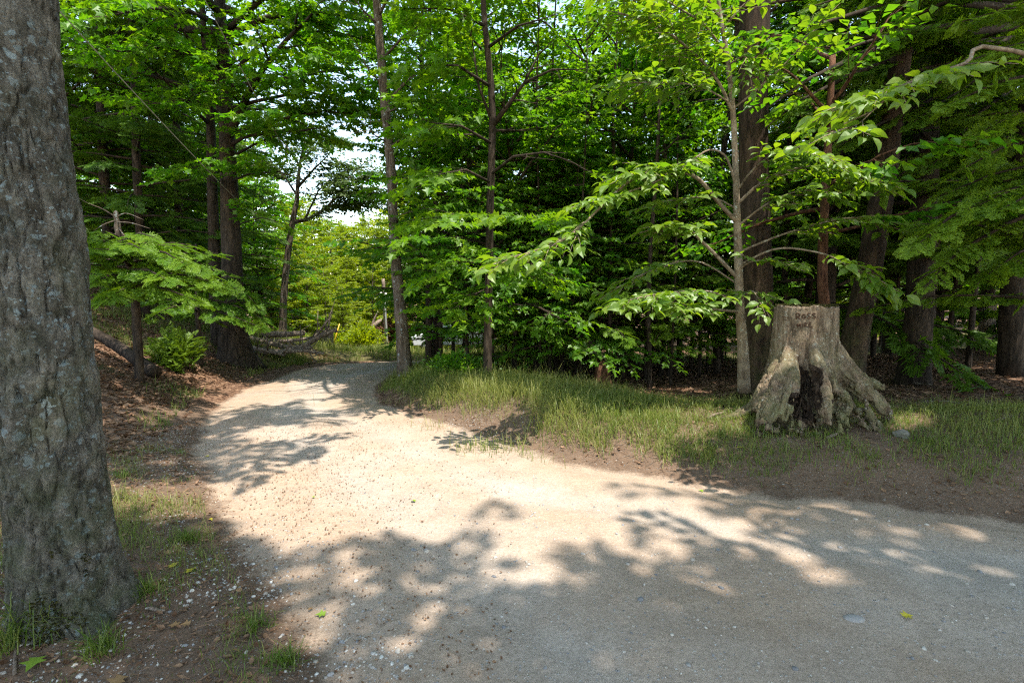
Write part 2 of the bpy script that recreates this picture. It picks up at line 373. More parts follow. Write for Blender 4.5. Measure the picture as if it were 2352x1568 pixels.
def ground_mat():
    m, nt, out = mat_base("forest road and floor")
    pos = N(nt, "ShaderNodeNewGeometry").outputs["Position"]
    A = lambda n: N(nt, "ShaderNodeAttribute", attribute_name=n).outputs["Fac"]
    nb = noise_(nt, pos, .8, 5, .6); nm = noise_(nt, pos, 5, 6, .65); nf = noise_(nt, pos, 45, 5, .7); ng = noise_(nt, pos, 220, 3, .7)
    # road
    rc = ramp(nt, nb, [(.32, (.38, .312, .257)), (.5, (.405, .32, .25)), (.68, (.40, .298, .222))])
    rc = mixc(nt, A("rut"), mixc(nt, .35, rc, (.33, .24, .175)), (.39, .348, .31))
    rc = mixc(nt, .75, rc, ramp(nt, nm, [(.3, (.80, .77, .74)), (.7, (1.12, 1.11, 1.1))]), 'MULTIPLY')
    rc = mixc(nt, .75, rc, ramp(nt, nf, [(.3, (.7, .68, .66)), (.7, (1.22, 1.22, 1.22))]), 'MULTIPLY')
    rc = mixc(nt, .7, rc, ramp(nt, ng, [(.3, (.62, .6, .58)), (.7, (1.3, 1.3, 1.3))]), 'MULTIPLY')
    v1 = voro(nt, pos, 55); s1 = N(nt, "ShaderNodeSeparateColor"); lk(nt, v1.outputs["Color"], s1.inputs[0])
    pk = math_(nt, 'MULTIPLY', ramp(nt, s1.outputs[0], [(.86, (0, 0, 0)), (.9, (1, 1, 1))]), ramp(nt, v1.outputs["Distance"], [(.25, (1, 1, 1)), (.4, (0, 0, 0))]))
    rc = mixc(nt, math_(nt, 'MULTIPLY', pk, .75), rc, mixc(nt, s1.outputs[1], (.24, .24, .25), (.55, .52, .48)))
    # litter / soil
    v2 = voro(nt, pos, 26); s2 = N(nt, "ShaderNodeSeparateColor"); lk(nt, v2.outputs["Color"], s2.inputs[0])
    lc = ramp(nt, s2.outputs[0], [(0, (.05, .027, .018)), (.5, (.13, .075, .048)), (.85, (.24, .15, .095)), (1, (.33, .22, .15))])
    lc = mixc(nt, .8, lc, ramp(nt, nf, [(.3, (.55, .52, .5)), (.7, (1.35, 1.3, 1.3))]), 'MULTIPLY')
    # grass soil
    gc = mixc(nt, nm, (.045, .05, .018), (.15, .125, .06)); gc = mixc(nt, .8, gc, ramp(nt, nf, [(.3, (.5, .5, .5)), (.7, (1.4, 1.4, 1.3))]), 'MULTIPLY')
    # dark wet soil with white stone chips
    v3 = voro(nt, pos, 75); s3 = N(nt, "ShaderNodeSeparateColor"); lk(nt, v3.outputs["Color"], s3.inputs[0])
    chip = math_(nt, 'MULTIPLY', ramp(nt, s3.outputs[0], [(.62, (0, 0, 0)), (.72, (1, 1, 1))]), ramp(nt, v3.outputs["Distance"], [(.3, (1, 1, 1)), (.45, (0, 0, 0))]))
    vc = mixc(nt, nm, (.085, .054, .037), (.215, .145, .10)); vc = mixc(nt, .8, vc, ramp(nt, nf, [(.3, (.6, .6, .6)), (.7, (1.3, 1.3, 1.3))]), 'MULTIPLY')
    vc = mixc(nt, math_(nt, 'MULTIPLY', chip, .7), vc, mixc(nt, s3.outputs[1], (.12, .10, .085), (.34, .31, .28)))
    def edge(att, amp=.55):
        x = math_(nt, 'ADD', A(att), math_(nt, 'MULTIPLY', math_(nt, 'SUBTRACT', math_(nt, 'ADD', math_(nt, 'MULTIPLY', nm, .6), math_(nt, 'MULTIPLY', nf, .4)), .5), amp*2.2))
        return ramp(nt, x, [(.35, (0, 0, 0)), (.65, (1, 1, 1))])
    c = mixc(nt, edge("grassy"), lc, gc); c = mixc(nt, edge("chips"), c, vc); c = mixc(nt, edge("road", .4), c, rc)
    b = N(nt, "ShaderNodeBsdfPrincipled"); b.inputs["Roughness"].default_value = .95; b.inputs["Specular IOR Level"].default_value = .15
    lk(nt, c, b.inputs["Base Color"])
    hgt = math_(nt, 'ADD', math_(nt, 'MULTIPLY', nf, .6), math_(nt, 'ADD', math_(nt, 'MULTIPLY', ng, .25), math_(nt, 'MULTIPLY', pk, .25)))
    hgt = math_(nt, 'ADD', hgt, math_(nt, 'MULTIPLY', math_(nt, 'ADD', math_(nt, 'MULTIPLY', s2.outputs[1], .6), math_(nt, 'MULTIPLY', chip, .5)), math_(nt, 'SUBTRACT', 1, A("road"))))
    bp = N(nt, "ShaderNodeBump"); bp.inputs["Strength"].default_value = .85; bp.inputs["Distance"].default_value = .02
    lk(nt, hgt, bp.inputs["Height"]); lk(nt, bp.outputs[0], b.inputs["Normal"]); lk(nt, b.outputs[0], out.inputs[0]); return m
M['ground'] = ground_mat()

# ------------------------------------------------------------------ ground and road sheets
def geo(a, b, n): return a + (b - a)*np.linspace(0, 1, n+1)[1:]**2
xs = np.concatenate([-geo(8, 110, 34)[::-1], np.arange(-8, 8.001, .08), geo(8, 110, 34)])
ys = np.concatenate([-geo(0, 20, 20)[::-1], np.arange(0, 14.001, .08), geo(14, 32, 70), geo(32, 190, 34)])
XX, YY = np.meshgrid(xs, ys); gx, gy = XX.ravel(), YY.ravel()
gz, grb, glb, gsd = terrain(gx, gy)
p3 = np.stack([gx, gy, 0*gx], 1); nz1 = fbm(p3*.7, 31, 3); nz2 = fbm(p3*1.6, 37, 3)
clear = np.exp(-(((gx + 5)/7)**2 + ((gy - 43)/8)**2))
a_road = np.clip(np.maximum(1 - sstep(-.32, .22, gsd), sstep(.3, .7, clear)), 0, 1)
a_grass = np.clip(sstep(.15, .7, grb)*(1 - sstep(2.6, 3.8, grb))*(gy < 16) + .75*sstep(.1, .3, nz1)*(glb > .3) + .7*(gy > 15)*(glb > .2)*(glb < 5) + sstep(17, 20, gy)*(grb > .2)*.8*(gx < 4), 0, 1)
a_grass = np.where((grb > .3) & (gx > 3.4) & (gy < 8), np.clip(.35 + nz2*1.6, 0, 1), a_grass)
a_chips = np.clip((1 - sstep(.3, 2.1, glb))*sstep(0, .12, glb + .1)*(1 - sstep(6.5, 9, gy)) + (1 - sstep(.25, 1.0, grb))*(grb > 0)*(1 - sstep(7, 9, gy))*.5, 0, 1)*np.where(gsd > -.25, 1, 0)
pR = (gsd + .5); a_rut = np.clip(np.exp(-((pdist(gx, gy, RE) - 1.05)/.28)**2)*.7 + np.exp(-((pdist(gx, gy, LE) - 1.0)/.35)**2)*.5 + .6*sstep(.5, 3, gx)*(1-sstep(2.6, 3.6, gy)) + nz2*.6, 0, 1)
nx, ny = len(xs), len(ys)
q = (np.arange(ny-1)[:, None]*nx + np.arange(nx-1)[None, :]).ravel(); quads = np.stack([q, q+1, q+nx+1, q+nx], 1)
isroad = gsd[quads].mean(1) < 0
V = np.stack([gx, gy, gz], 1)
for nm_, sel in (("ground", ~isroad), ("road", isroad)):
    u, inv = np.unique(quads[sel], return_inverse=True)
    me = mesh_np(nm_, V[u], [inv.reshape(-1, 4)], M['ground'], True, {"road": a_road[u], "grassy": a_grass[u], "chips": a_chips[u], "rut": a_rut[u]})
    tag(obj(nm_, me), kind="structure")

# ------------------------------------------------------------------ where the sun reaches the road through gaps in the canopy
LIT = [
 [(2180, 1290), (2330, 1300), (2330, 1345), (2200, 1340)], [(1850, 1340), (1950, 1330), (1960, 1375), (1860, 1380)], [(1450, 1400), (1560, 1390), (1570, 1450), (1460, 1460)], [(2080, 1440), (2200, 1430), (2210, 1490), (2090, 1500)], [(2000, 1020), (2100, 1010), (2120, 1050), (2010, 1060)],
 [(960, 930), (1050, 925), (1250, 985), (1400, 1040), (1560, 1062), (1530, 1100), (1350, 1075), (1180, 1035), (1040, 975)], [(900, 905), (1000, 870), (1130, 865), (1250, 895), (1330, 960), (1230, 975), (1050, 925)], [(1640, 1000), (1720, 1010), (1710, 1050), (1640, 1040)], [(1560, 1085), (1640, 1080), (1700, 1120), (1600, 1125)], [(1860, 1145), (1960, 1150), (1980, 1180), (1880, 1170)], [(1300, 890), (1500, 890), (1620, 930), (1480, 960)],
 [(455, 1165), (560, 1120), (690, 1075), (760, 1030), (850, 1005), (870, 955), (1000, 965), (1060, 1010), (1180, 1052), (1260, 1068), (1220, 1110), (1120, 1130), (1000, 1145), (930, 1160), (815, 1165), (775, 1240), (640, 1280), (560, 1240)],
 [(500, 918), (560, 880), (700, 858), (800, 880), (770, 905), (640, 922)],
 [(1150, 1240), (1230, 1218), (1300, 1245), (1240, 1290), (1160, 1320)],
 [(1290, 1175), (1420, 1150), (1600, 1140), (1620, 1160), (1480, 1185), (1360, 1198)],
 [(1540, 1195), (1660, 1190), (1755, 1215), (1730, 1235), (1640, 1228)],
 [(1410, 1205), (1470, 1205), (1460, 1225), (1415, 1225)], [(1500, 1245), (1580, 1250), (1570, 1280), (1510, 1275)],
 [(960, 1200), (1060, 1195), (1075, 1220), (1010, 1240)], [(1380, 1490), (1520, 1510), (1640, 1568), (1450, 1568)], [(850, 1450), (960, 1460), (950, 1510), (860, 1510)],
 [(1300, 1250), (1370, 1240), (1380, 1270), (1320, 1280)], [(1760, 1290), (1840, 1280), (1850, 1310), (1780, 1320)], [(1420, 1290), (1480, 1285), (1470, 1320), (1425, 1325)], [(1690, 1420), (1790, 1410), (1800, 1450), (1700, 1460)], [(2020, 1250), (2090, 1240), (2110, 1270), (2040, 1280)], [(2000, 1480), (2120, 1500), (2080, 1540), (1990, 1530)], [(1180, 1450), (1280, 1440), (1290, 1490), (1200, 1500)], [(1180, 1320), (1260, 1310), (1250, 1350), (1190, 1355)], [(1490, 1310), (1560, 1300), (1600, 1330), (1540, 1350)], [(1590, 1350), (1680, 1345), (1690, 1375), (1620, 1385)], [(1940, 1290), (2010, 1300), (1990, 1315), (1940, 1308)], [(2120, 1320), (2220, 1330), (2200, 1360), (2130, 1350)], [(1830, 1235), (1900, 1240), (1890, 1260), (1835, 1255)], [(2230, 1400), (2352, 1420), (2352, 1460), (2260, 1440)], [(1000, 1400), (1090, 1395), (1100, 1430), (1020, 1440)],
 [(2110, 1195), (2190, 1190), (2340, 1265), (2200, 1250)], [(1860, 1150), (1990, 1165), (1900, 1180)], [(300, 1130), (470, 1120), (480, 1180), (320, 1190)], [(620, 1385), (740, 1370), (760, 1420), (650, 1440)],
 [(240, 935), (330, 860), (560, 815), (670, 845), (520, 900), (380, 965)], [(740, 842), (860, 836), (880, 846), (760, 852)],
 [(700, 925), (760, 918), (780, 930), (720, 938)], [(560, 990), (640, 980), (650, 1000), (580, 1010)],
]
SAPLIT = [[(1100, 620), (1200, 540), (1340, 430), (1500, 360), (1720, 320), (1900, 330), (2060, 420), (1720, 520), (1520, 740), (1420, 720)]]
def inpoly(q, poly):
    x, y = q[:, 0], q[:, 1]; r = np.zeros(len(q), bool); n = len(poly)
    for i in range(n):
        x1, y1 = poly[i]; x2, y2 = poly[i-1]
        c = (y1 > y) != (y2 > y); r ^= c & (x < (x2-x1)*(y-y1)/((y2-y1) + 1e-12) + x1)
    return r
OPEN = [(600, 530), (650, 400), (760, 350), (835, 320), (868, 330), (885, 440), (897, 600), (915, 800), (915, 830), (600, 845)]   # the open view past the bend
for k_, p_ in enumerate(LIT):
    a_ = np.array(p_, float)
    if np.ptp(a_[:, 0]) < 230:
        c_ = a_.mean(0); LIT[k_] = [tuple(c_ + (q_ - c_)*(np.array([1.3, 1.5]) if c_[0] < 1250 and c_[1] < 1340 else np.array([1.08, 1.2]) if c_[1] < 1340 else np.array([.9, .95]))) for q_ in a_]
def shades_gap(Q, zmin=3.4):
    """True for canopy points whose shadow would fall in one of the sunny gaps"""
    g = np.interp(Q[:, 1] - Q[:, 2]*SUNXY[1], [0, 8, 16, 24], [0, -.1, -.5, -1.3])
    S = np.stack([Q[:, 0] - (Q[:, 2]-g)*SUNXY[0], Q[:, 1] - (Q[:, 2]-g)*SUNXY[1], g], 1)
    q = project(S); r = np.zeros(len(Q), bool)
    for p in LIT: r |= inpoly(q, p)
    S3 = np.stack([Q[:, 0] - (Q[:, 2]-2.9)*SUNXY[0], Q[:, 1] - (Q[:, 2]-2.9)*SUNXY[1], np.full(len(Q), 2.9)], 1)
    q = project(S3)
    for p in SAPLIT: r |= inpoly(q, p) & (Q[:, 2] > 4.6)
    return r & (Q[:, 2] > zmin)

# ------------------------------------------------------------------ tree growing
def interp_path(pts, f):
    pts = np.asarray(pts); x = f*(len(pts)-1); i = np.clip(np.floor(x).astype(int), 0, len(pts)-2); t = (x - i)[..., None]
    return pts[i]*(1-t) + pts[i+1]*t
def auto_limbs(tr, rng, n, f0, f1, L, el0, el1, az=None):
    """limb paths from trunk fraction f0..f1: L(f) length, elevation from el0 (low) to el1 (top)"""
    out = []
    for k in range(n):
        f = f0 + (f1-f0)*(k + rng.uniform(.1, .9))/n; g = (f-f0)/(f1-f0)
        a = k*2.4 + rng.uniform(-.5, .5) if az is None else rng.uniform(*az)
        e = math.radians(el0 + (el1-el0)*g + rng.uniform(-10, 10)); ln = L(g)*rng.uniform(.75, 1.2)
        p = interp_path(tr, np.array(f)); pts = [p]; d = np.array([math.cos(a)*math.cos(e), math.sin(a)*math.cos(e), math.sin(e)])
        for s in range(6):
            d = nrm(d + rng.normal(0, .10, 3) + np.array([0, 0, -.05 if s > 2 else .02])); pts.append(pts[-1] + d*ln/6)
        out.append((np.array(pts), .016*ln**1.15 + .008))
    return out
def leafy(bark, leaves, limbs, rng, sub=6, twig=7, per=13, T=KITE, size=.13, flat=.4, subL=.42, twL=.55, start=.22, gap=False, droop=.28, draw_twigs=True, dvar=(0, 1), clear=False):
    S, D, Ln = [], [], []
    for pts, r0 in limbs:
        if gap == 'cut':
            bad = np.flatnonzero(shades_gap(smooth_path(pts, 25)))
            if len(bad):
                f = bad[0]/24
                if f < .3: continue
                pts = interp_path(pts, np.linspace(0, max(.2, f - .04), 7)); r0 = r0*.8
        n = len(pts); L = np.linalg.norm(np.diff(pts, axis=0), axis=1).sum()
        tube(bark, pts, np.linspace(r0, r0*.22, n), 6, .06, 3)
        for k in range(sub + 1):
            f = start + (1-start)*(k + rng.uniform(0, .8))/(sub + .8) if k < sub else .97
            p = interp_path(pts, np.array(f)); d = interp_path(pts, np.array(min(1, f + .05))) - interp_path(pts, np.array(max(0, f - .05))); d = nrm(d)
            sd = 1 if k % 2 else -1; ang = sd*rng.uniform(.5, 1.15) if k < sub else 0
            c, s = math.cos(ang), math.sin(ang); d = nrm(np.array([d[0]*c - d[1]*s, d[0]*s + d[1]*c, d[2]*.5 + rng.uniform(-.12, .2)]))
            sl_ = max(.35, L*subL*(1 - .45*f))*rng.uniform(.75, 1.2)
            sp = [p]
            for q_ in range(4):
                d = nrm(d + rng.normal(0, .12, 3) + np.array([0, 0, -.04])); sp.append(sp[-1] + d*sl_/4)
            sp = np.array(sp)
            if gap == 'cut' and shades_gap(sp).any(): continue
            if clear and inpoly(project(sp), OPEN).any(): continue
            if draw_twigs: tube(bark, sp, np.linspace(max(.006, r0*.28), .004, 5), 4, 0)
            m = max(3, int(twig*sl_/1.1 + .5)); ff = (np.arange(m) + rng.uniform(.2, .9, m))/m; ff[-1] = 1
            tp = interp_path(sp, ff); base = nrm(sp[-1] - sp[0]); sg = np.where(np.arange(m) % 2, 1, -1)*rng.uniform(.35, 1.2, m); sg[-1] = 0
            cs, sn = np.cos(sg), np.sin(sg)
            td = np.stack([base[0]*cs - base[1]*sn, base[0]*sn + base[1]*cs, base[2]*.5 + rng.uniform(-.18, .12, m)], 1)
            S.append(tp); D.append(nrm(td)); Ln.append(twL*rng.uniform(.6, 1.25, m))
    S, D, Ln = np.concatenate(S), np.concatenate(D), np.concatenate(Ln)
    if gap:
        k = ~(shades_gap(S + D*Ln[:, None]*.6)); S, D, Ln = S[k], D[k], Ln[k]
    if clear:
        k = ~(inpoly(project(S), OPEN) | inpoly(project(S + D*Ln[:, None]), OPEN)); S, D, Ln = S[k], D[k], Ln[k]
    n = len(S)
    if draw_twigs and n:
        e = S + D*Ln[:, None] + np.array([0, 0, -.06])*Ln[:, None]; side = nrm(np.cross(D, [0, 0, 1.]))*.004; up = np.array([0, 0, .004])
        v = np.stack([S - side, S + side, S + up, e], 1).reshape(-1, 3); o = (np.arange(n)*4)[:, None]
        bark.add(v, [np.concatenate([np.array([[0, 1, 3]]) + o, np.array([[1, 2, 3]]) + o, np.array([[2, 0, 3]]) + o])], .5)
    f = (np.arange(per)[None, :] + rng.uniform(.1, .9, (n, per)))/per*.9 + .12
    pos = S[:, None, :] + D[:, None, :]*(Ln[:, None]*f)[:, :, None]; pos[:, :, 2] -= droop*.35*Ln[:, None]*f*f
    sgn = np.where(np.arange(per) % 2, 1., -1.)[None, :]*rng.uniform(.3, 1.1, (n, per)); sgn[:, -1] = 0
    lat = nrm(np.cross(D, [0, 0, 1.]))
    ax = nrm(D[:, None, :]*rng.uniform(.3, .9, (n, per, 1)) + lat[:, None, :]*sgn[:, :, None] + np.array([0, 0, -droop]) + rng.normal(0, .18, (n, per, 3)))
    pos = pos + ax*size*.25; nm = nrm(np.array([0, 0, 1.]) + rng.normal(0, flat, (n, per, 3)))
    var = np.clip(rng.normal(.45, .2, (n, 1)) + rng.normal(0, .15, (n, per)), 0, 1)*(dvar[1]-dvar[0]) + dvar[0]
    pos, ax, nm, var = pos.reshape(-1, 3), ax.reshape(-1, 3), nm.reshape(-1, 3), var.ravel()
    if gap:
        k = ~shades_gap(pos); pos, ax, nm, var = pos[k], ax[k], nm[k], var[k]
    if clear:
        k = ~inpoly(project(pos), OPEN); pos, ax, nm, var = pos[k], ax[k], nm[k], var[k]
    stamp(leaves, T, pos, ax, nm, size*rng.uniform(.7, 1.2, len(pos)), var)
def make_tree(name, label, cat, base, trunk, rad, limbs, bark_m, leaf_m, rng, sides=12, rough=.07, extra=None, group=None, n_ring=28, flare=None, **kw):
    """trunk path in world space; parts: trunk, crown"""
    base = np.asarray(base, float); root = thing(name, base, label, cat, group)
    b, l = Acc(), Acc()
    tp = smooth_path(trunk, n_ring); fr = np.interp(np.linspace(0, 1, n_ring), np.linspace(0, 1, len(rad)), rad)
    tube(b, tp, fr, sides, rough, int(rng.integers(1000)), flare=flare)
    if extra: extra(b, l)
    if limbs: leafy(b, l, limbs, rng, **kw)
    obj("trunk", b.mesh("trunk", bark_m, True, base), root)
    if l.n: obj("crown", l.mesh("crown", leaf_m, False, base), root)
    return root
def flare_fn(n, amp, seed, k=3):
    r = random.Random(seed); ph = r.random()*6
    def f(s, th):
        e = np.exp(-s*k*10)[:, None]
        return 1 + e*amp*(1 + .55*np.sin(n*th + ph)[None, :] + .3*np.sin((2*n+1)*th + ph*2)[None, :])
    return f
def hemlock(bark, leaves, trunk, rng, n, f0, f1, L, T=SPRAY, size=.5, per=9, gap=False, az=None, droop=.5, extra=()):
    pos, ax, nm, sz, var = [], [], [], [], []
    br = []
    for k in range(n):
        f = f0 + (f1-f0)*(k + rng.uniform(0, 1))/n; g = (f-f0)/(f1-f0)
        a = k*2.4 + rng.uniform(-.5, .5) if az is None else rng.uniform(*az)
        ln = L(g)*rng.uniform(.7, 1.2); p = interp_path(trunk, np.array(f)); d = np.array([math.cos(a), math.sin(a), rng.uniform(.05, .35)])
        pts = [p]
        for s in range(6): d = nrm(d + rng.normal(0, .07, 3) + np.array([0, 0, -.13*droop])); pts.append(pts[-1] + d*ln/6)
        br.append(np.array(pts))
    br += list(extra)
    for pts in br:
        ln = np.linalg.norm(np.diff(pts, axis=0), axis=1).sum()
        tube(bark, pts, np.linspace(.008 + .010*ln, .005, len(pts)), 5, 0)
        m = max(4, int(per*ln/1.5)); ff = .16 + .84*(np.arange(m) + rng.uniform(0, .9, m))/m; ff[-1] = 1
        q = interp_path(pts, ff); dd = nrm(interp_path(pts, np.minimum(1, ff + .06)) - interp_path(pts, np.maximum(0, ff - .06)))
        sg = np.where(np.arange(m) % 2, 1, -1)*rng.uniform(.5, 1.0, m); sg[-1] = 0; cs, sn = np.cos(sg), np.sin(sg)
        A = np.stack([dd[:, 0]*cs - dd[:, 1]*sn, dd[:, 0]*sn + dd[:, 1]*cs, dd[:, 2]*.6 - rng.uniform(.05, .35, m)], 1)
        pos.append(q); ax.append(A); nm.append(np.array([0, 0, 1.]) + rng.normal(0, .45, (m, 3))); sz.append(size*rng.uniform(.7, 1.25, m)*(1.1 - .45*ff)*min(1.2, .55 + ln*.3)); var.append(np.clip(rng.normal(.5, .25, m), 0, 1))
    pos, ax, nm, sz, var = map(np.concatenate, (pos, ax, nm, sz, var))
    if gap:
        k = ~shades_gap(pos + ax*.2); pos, ax, nm, sz, var = pos[k], ax[k], nm[k], sz[k], var[k]
    stamp(leaves, T, pos, ax, nm, sz, var)
def make_hemlock(name, label, base, trunk, rad, rng, bark_m, leaf_m, group=None, sides=12, n_ring=24, flare=None, cat="tree", extra_fn=None, **kw):
    base = np.asarray(base, float); root = thing(name, base, label, cat, group); b, l = Acc(), Acc()
    tp = smooth_path(trunk, n_ring); fr = np.interp(np.linspace(0, 1, n_ring), np.linspace(0, 1, len(rad)), rad)
    tube(b, tp, fr, sides, .06, int(rng.integers(1000)), flare=flare)
    hemlock(b, l, tp, rng, **kw)
    if extra_fn:
        sg = Acc(); extra_fn(sg, l); obj("broken_top", sg.mesh("broken_top", M['bark_grey'], True, base), root)
    obj("trunk", b.mesh("trunk", bark_m, True, base), root)
    obj("crown", l.mesh("crown", leaf_m, False, base), root)
    return root
def rg(s): return np.random.default_rng(s)

# ------------------------------------------------------------------ the big trunk beside the camera
def px_path(lst):
    return np.array([P(*a) for a in lst])
def big_trunk():
    base = G(163, 1408); rng = rg(7); Y = base[1]
    root = thing("roadside_tree", base, "huge grey trunk with pale lichen spots filling the left side of the view", "tree")
    b = Acc(); n = 420; sides = 220
    top = P(14, 0, Y + .02); d = (top - base); pts = [base - [0, 0, .12], base, base + d*.35, base + d*.7, top, top + d*.7 + [0, .1, 0], top + d*2.2 + [-.1, .2, 0], top + d*4.2 + [.1, .3, .4]]
    tp = smooth_path(pts, n)
    hh = tp[:, 2] - base[2]
    r = np.interp(hh, [-.2, 0, .12, .35, .8, 1.6, 3, 6, 14], [.232, .218, .213, .210, .207, .203, .178, .165, .1])
    T, U, W = frames(tp); th = np.linspace(0, 2*np.pi, sides, endpoint=False)
    ring = np.cos(th)[None, :, None]*U[:, None] + np.sin(th)[None, :, None]*W[:, None]
    q0 = (tp[:, None, :] + ring*r[:, None, None]).reshape(-1, 3)
    R = np.repeat(r[:, None], sides, 1); ef = np.exp(-np.clip(hh, 0, 9)/.18)[:, None]
    ph = np.arctan2(ring[0, :, 1], ring[0, :, 0])
    root_l = sum(a*np.exp(-((np.angle(np.exp(1j*(ph - c)))/w)**2)) for c, a, w in ((-.45, .22, .16), (-1.9, .12, .4), (-2.9, .35, .4), (1.0, .4, .5), (2.2, .3, .4), (-1.25, .10, .3)))
    R = R*(1 + ef*root_l[None, :]) + .030*fbm(q0*np.array([2.2, 2.2, 1.1]), 3, 3).reshape(n, sides)
    ridg = np.abs(fbm(q0*np.array([17, 17, 5.0]), 9, 4)).reshape(n, sides); lump = fbm(q0*np.array([6, 6, 9.]), 15, 3).reshape(n, sides)
    R = R - .022*np.exp(-(ridg/.08)**2) + .018*lump + .008*fbm(q0*np.array([34, 34, 22]), 19, 3).reshape(n, sides)
    for (hz, az_, s, a) in ((2.45, -1.2, .07, -.03), (1.95, -.6, .05, -.035), (1.15, -1.25, .10, .02), (1.55, -1.0, .09, .018), (.5, -1.5, .06, -.02)):   # knots and wounds
        R = R + a*np.exp(-(((hh - hz)[:, None]/s)**2) - ((np.angle(np.exp(1j*(ph - az_)))[None, :]*.25/s)**2))
    v = (tp[:, None, :] + ring*R[:, :, None]).reshape(-1, 3)
    i = np.arange(n-1)[:, None]*sides; j = np.arange(sides)[None, :]; j2 = (j+1) % sides
    b.add(v, [np.stack([i+j, i+j2, i+sides+j2, i+sides+j], -1).reshape(-1, 4)], .5)
    l = Acc(); cr = tp[-105:]
    limbs = auto_limbs(cr, rng, 30, .1, 1, lambda g: 5.0*(1 - .4*g), 22, 52)
    leafy(b, l, limbs, rng, sub=6, twig=6, per=10, T=KITE, size=.17, gap='cut')
    obj("trunk", b.mesh("trunk", M['bark_big'], True, base), root)
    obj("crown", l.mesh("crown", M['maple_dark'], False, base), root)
    # moss cushions on the root flare
    m = Acc(); sel = []
    c0 = base + np.array([.30, -.10, .12])
    for k in range(900):
        pass
    near = (hh[:, None] < .42) & (np.abs(np.angle(np.exp(1j*(ph + .75))))[None, :] < .55)
    idx = np.argwhere(near); idx = idx[rng.permutation(len(idx))[:2600]]
    pv = v.reshape(n, sides, 3)[idx[:, 0], idx[:, 1]]; nv = ring[idx[:, 0], idx[:, 1]]
    keep = fbm(pv*7, 44, 3) > -.02; pv, nv = pv[keep], nv[keep]
    stamp(m, KITE, pv, nrm(nv + rng.normal(0, .6, pv.shape)), nrm(rng.normal(0, 1, pv.shape)), rng.uniform(.010, .022, len(pv)), rng.uniform(0, .8, len(pv)))
    obj("moss", m.mesh("moss", M['moss'], False, base), root)
big_trunk()

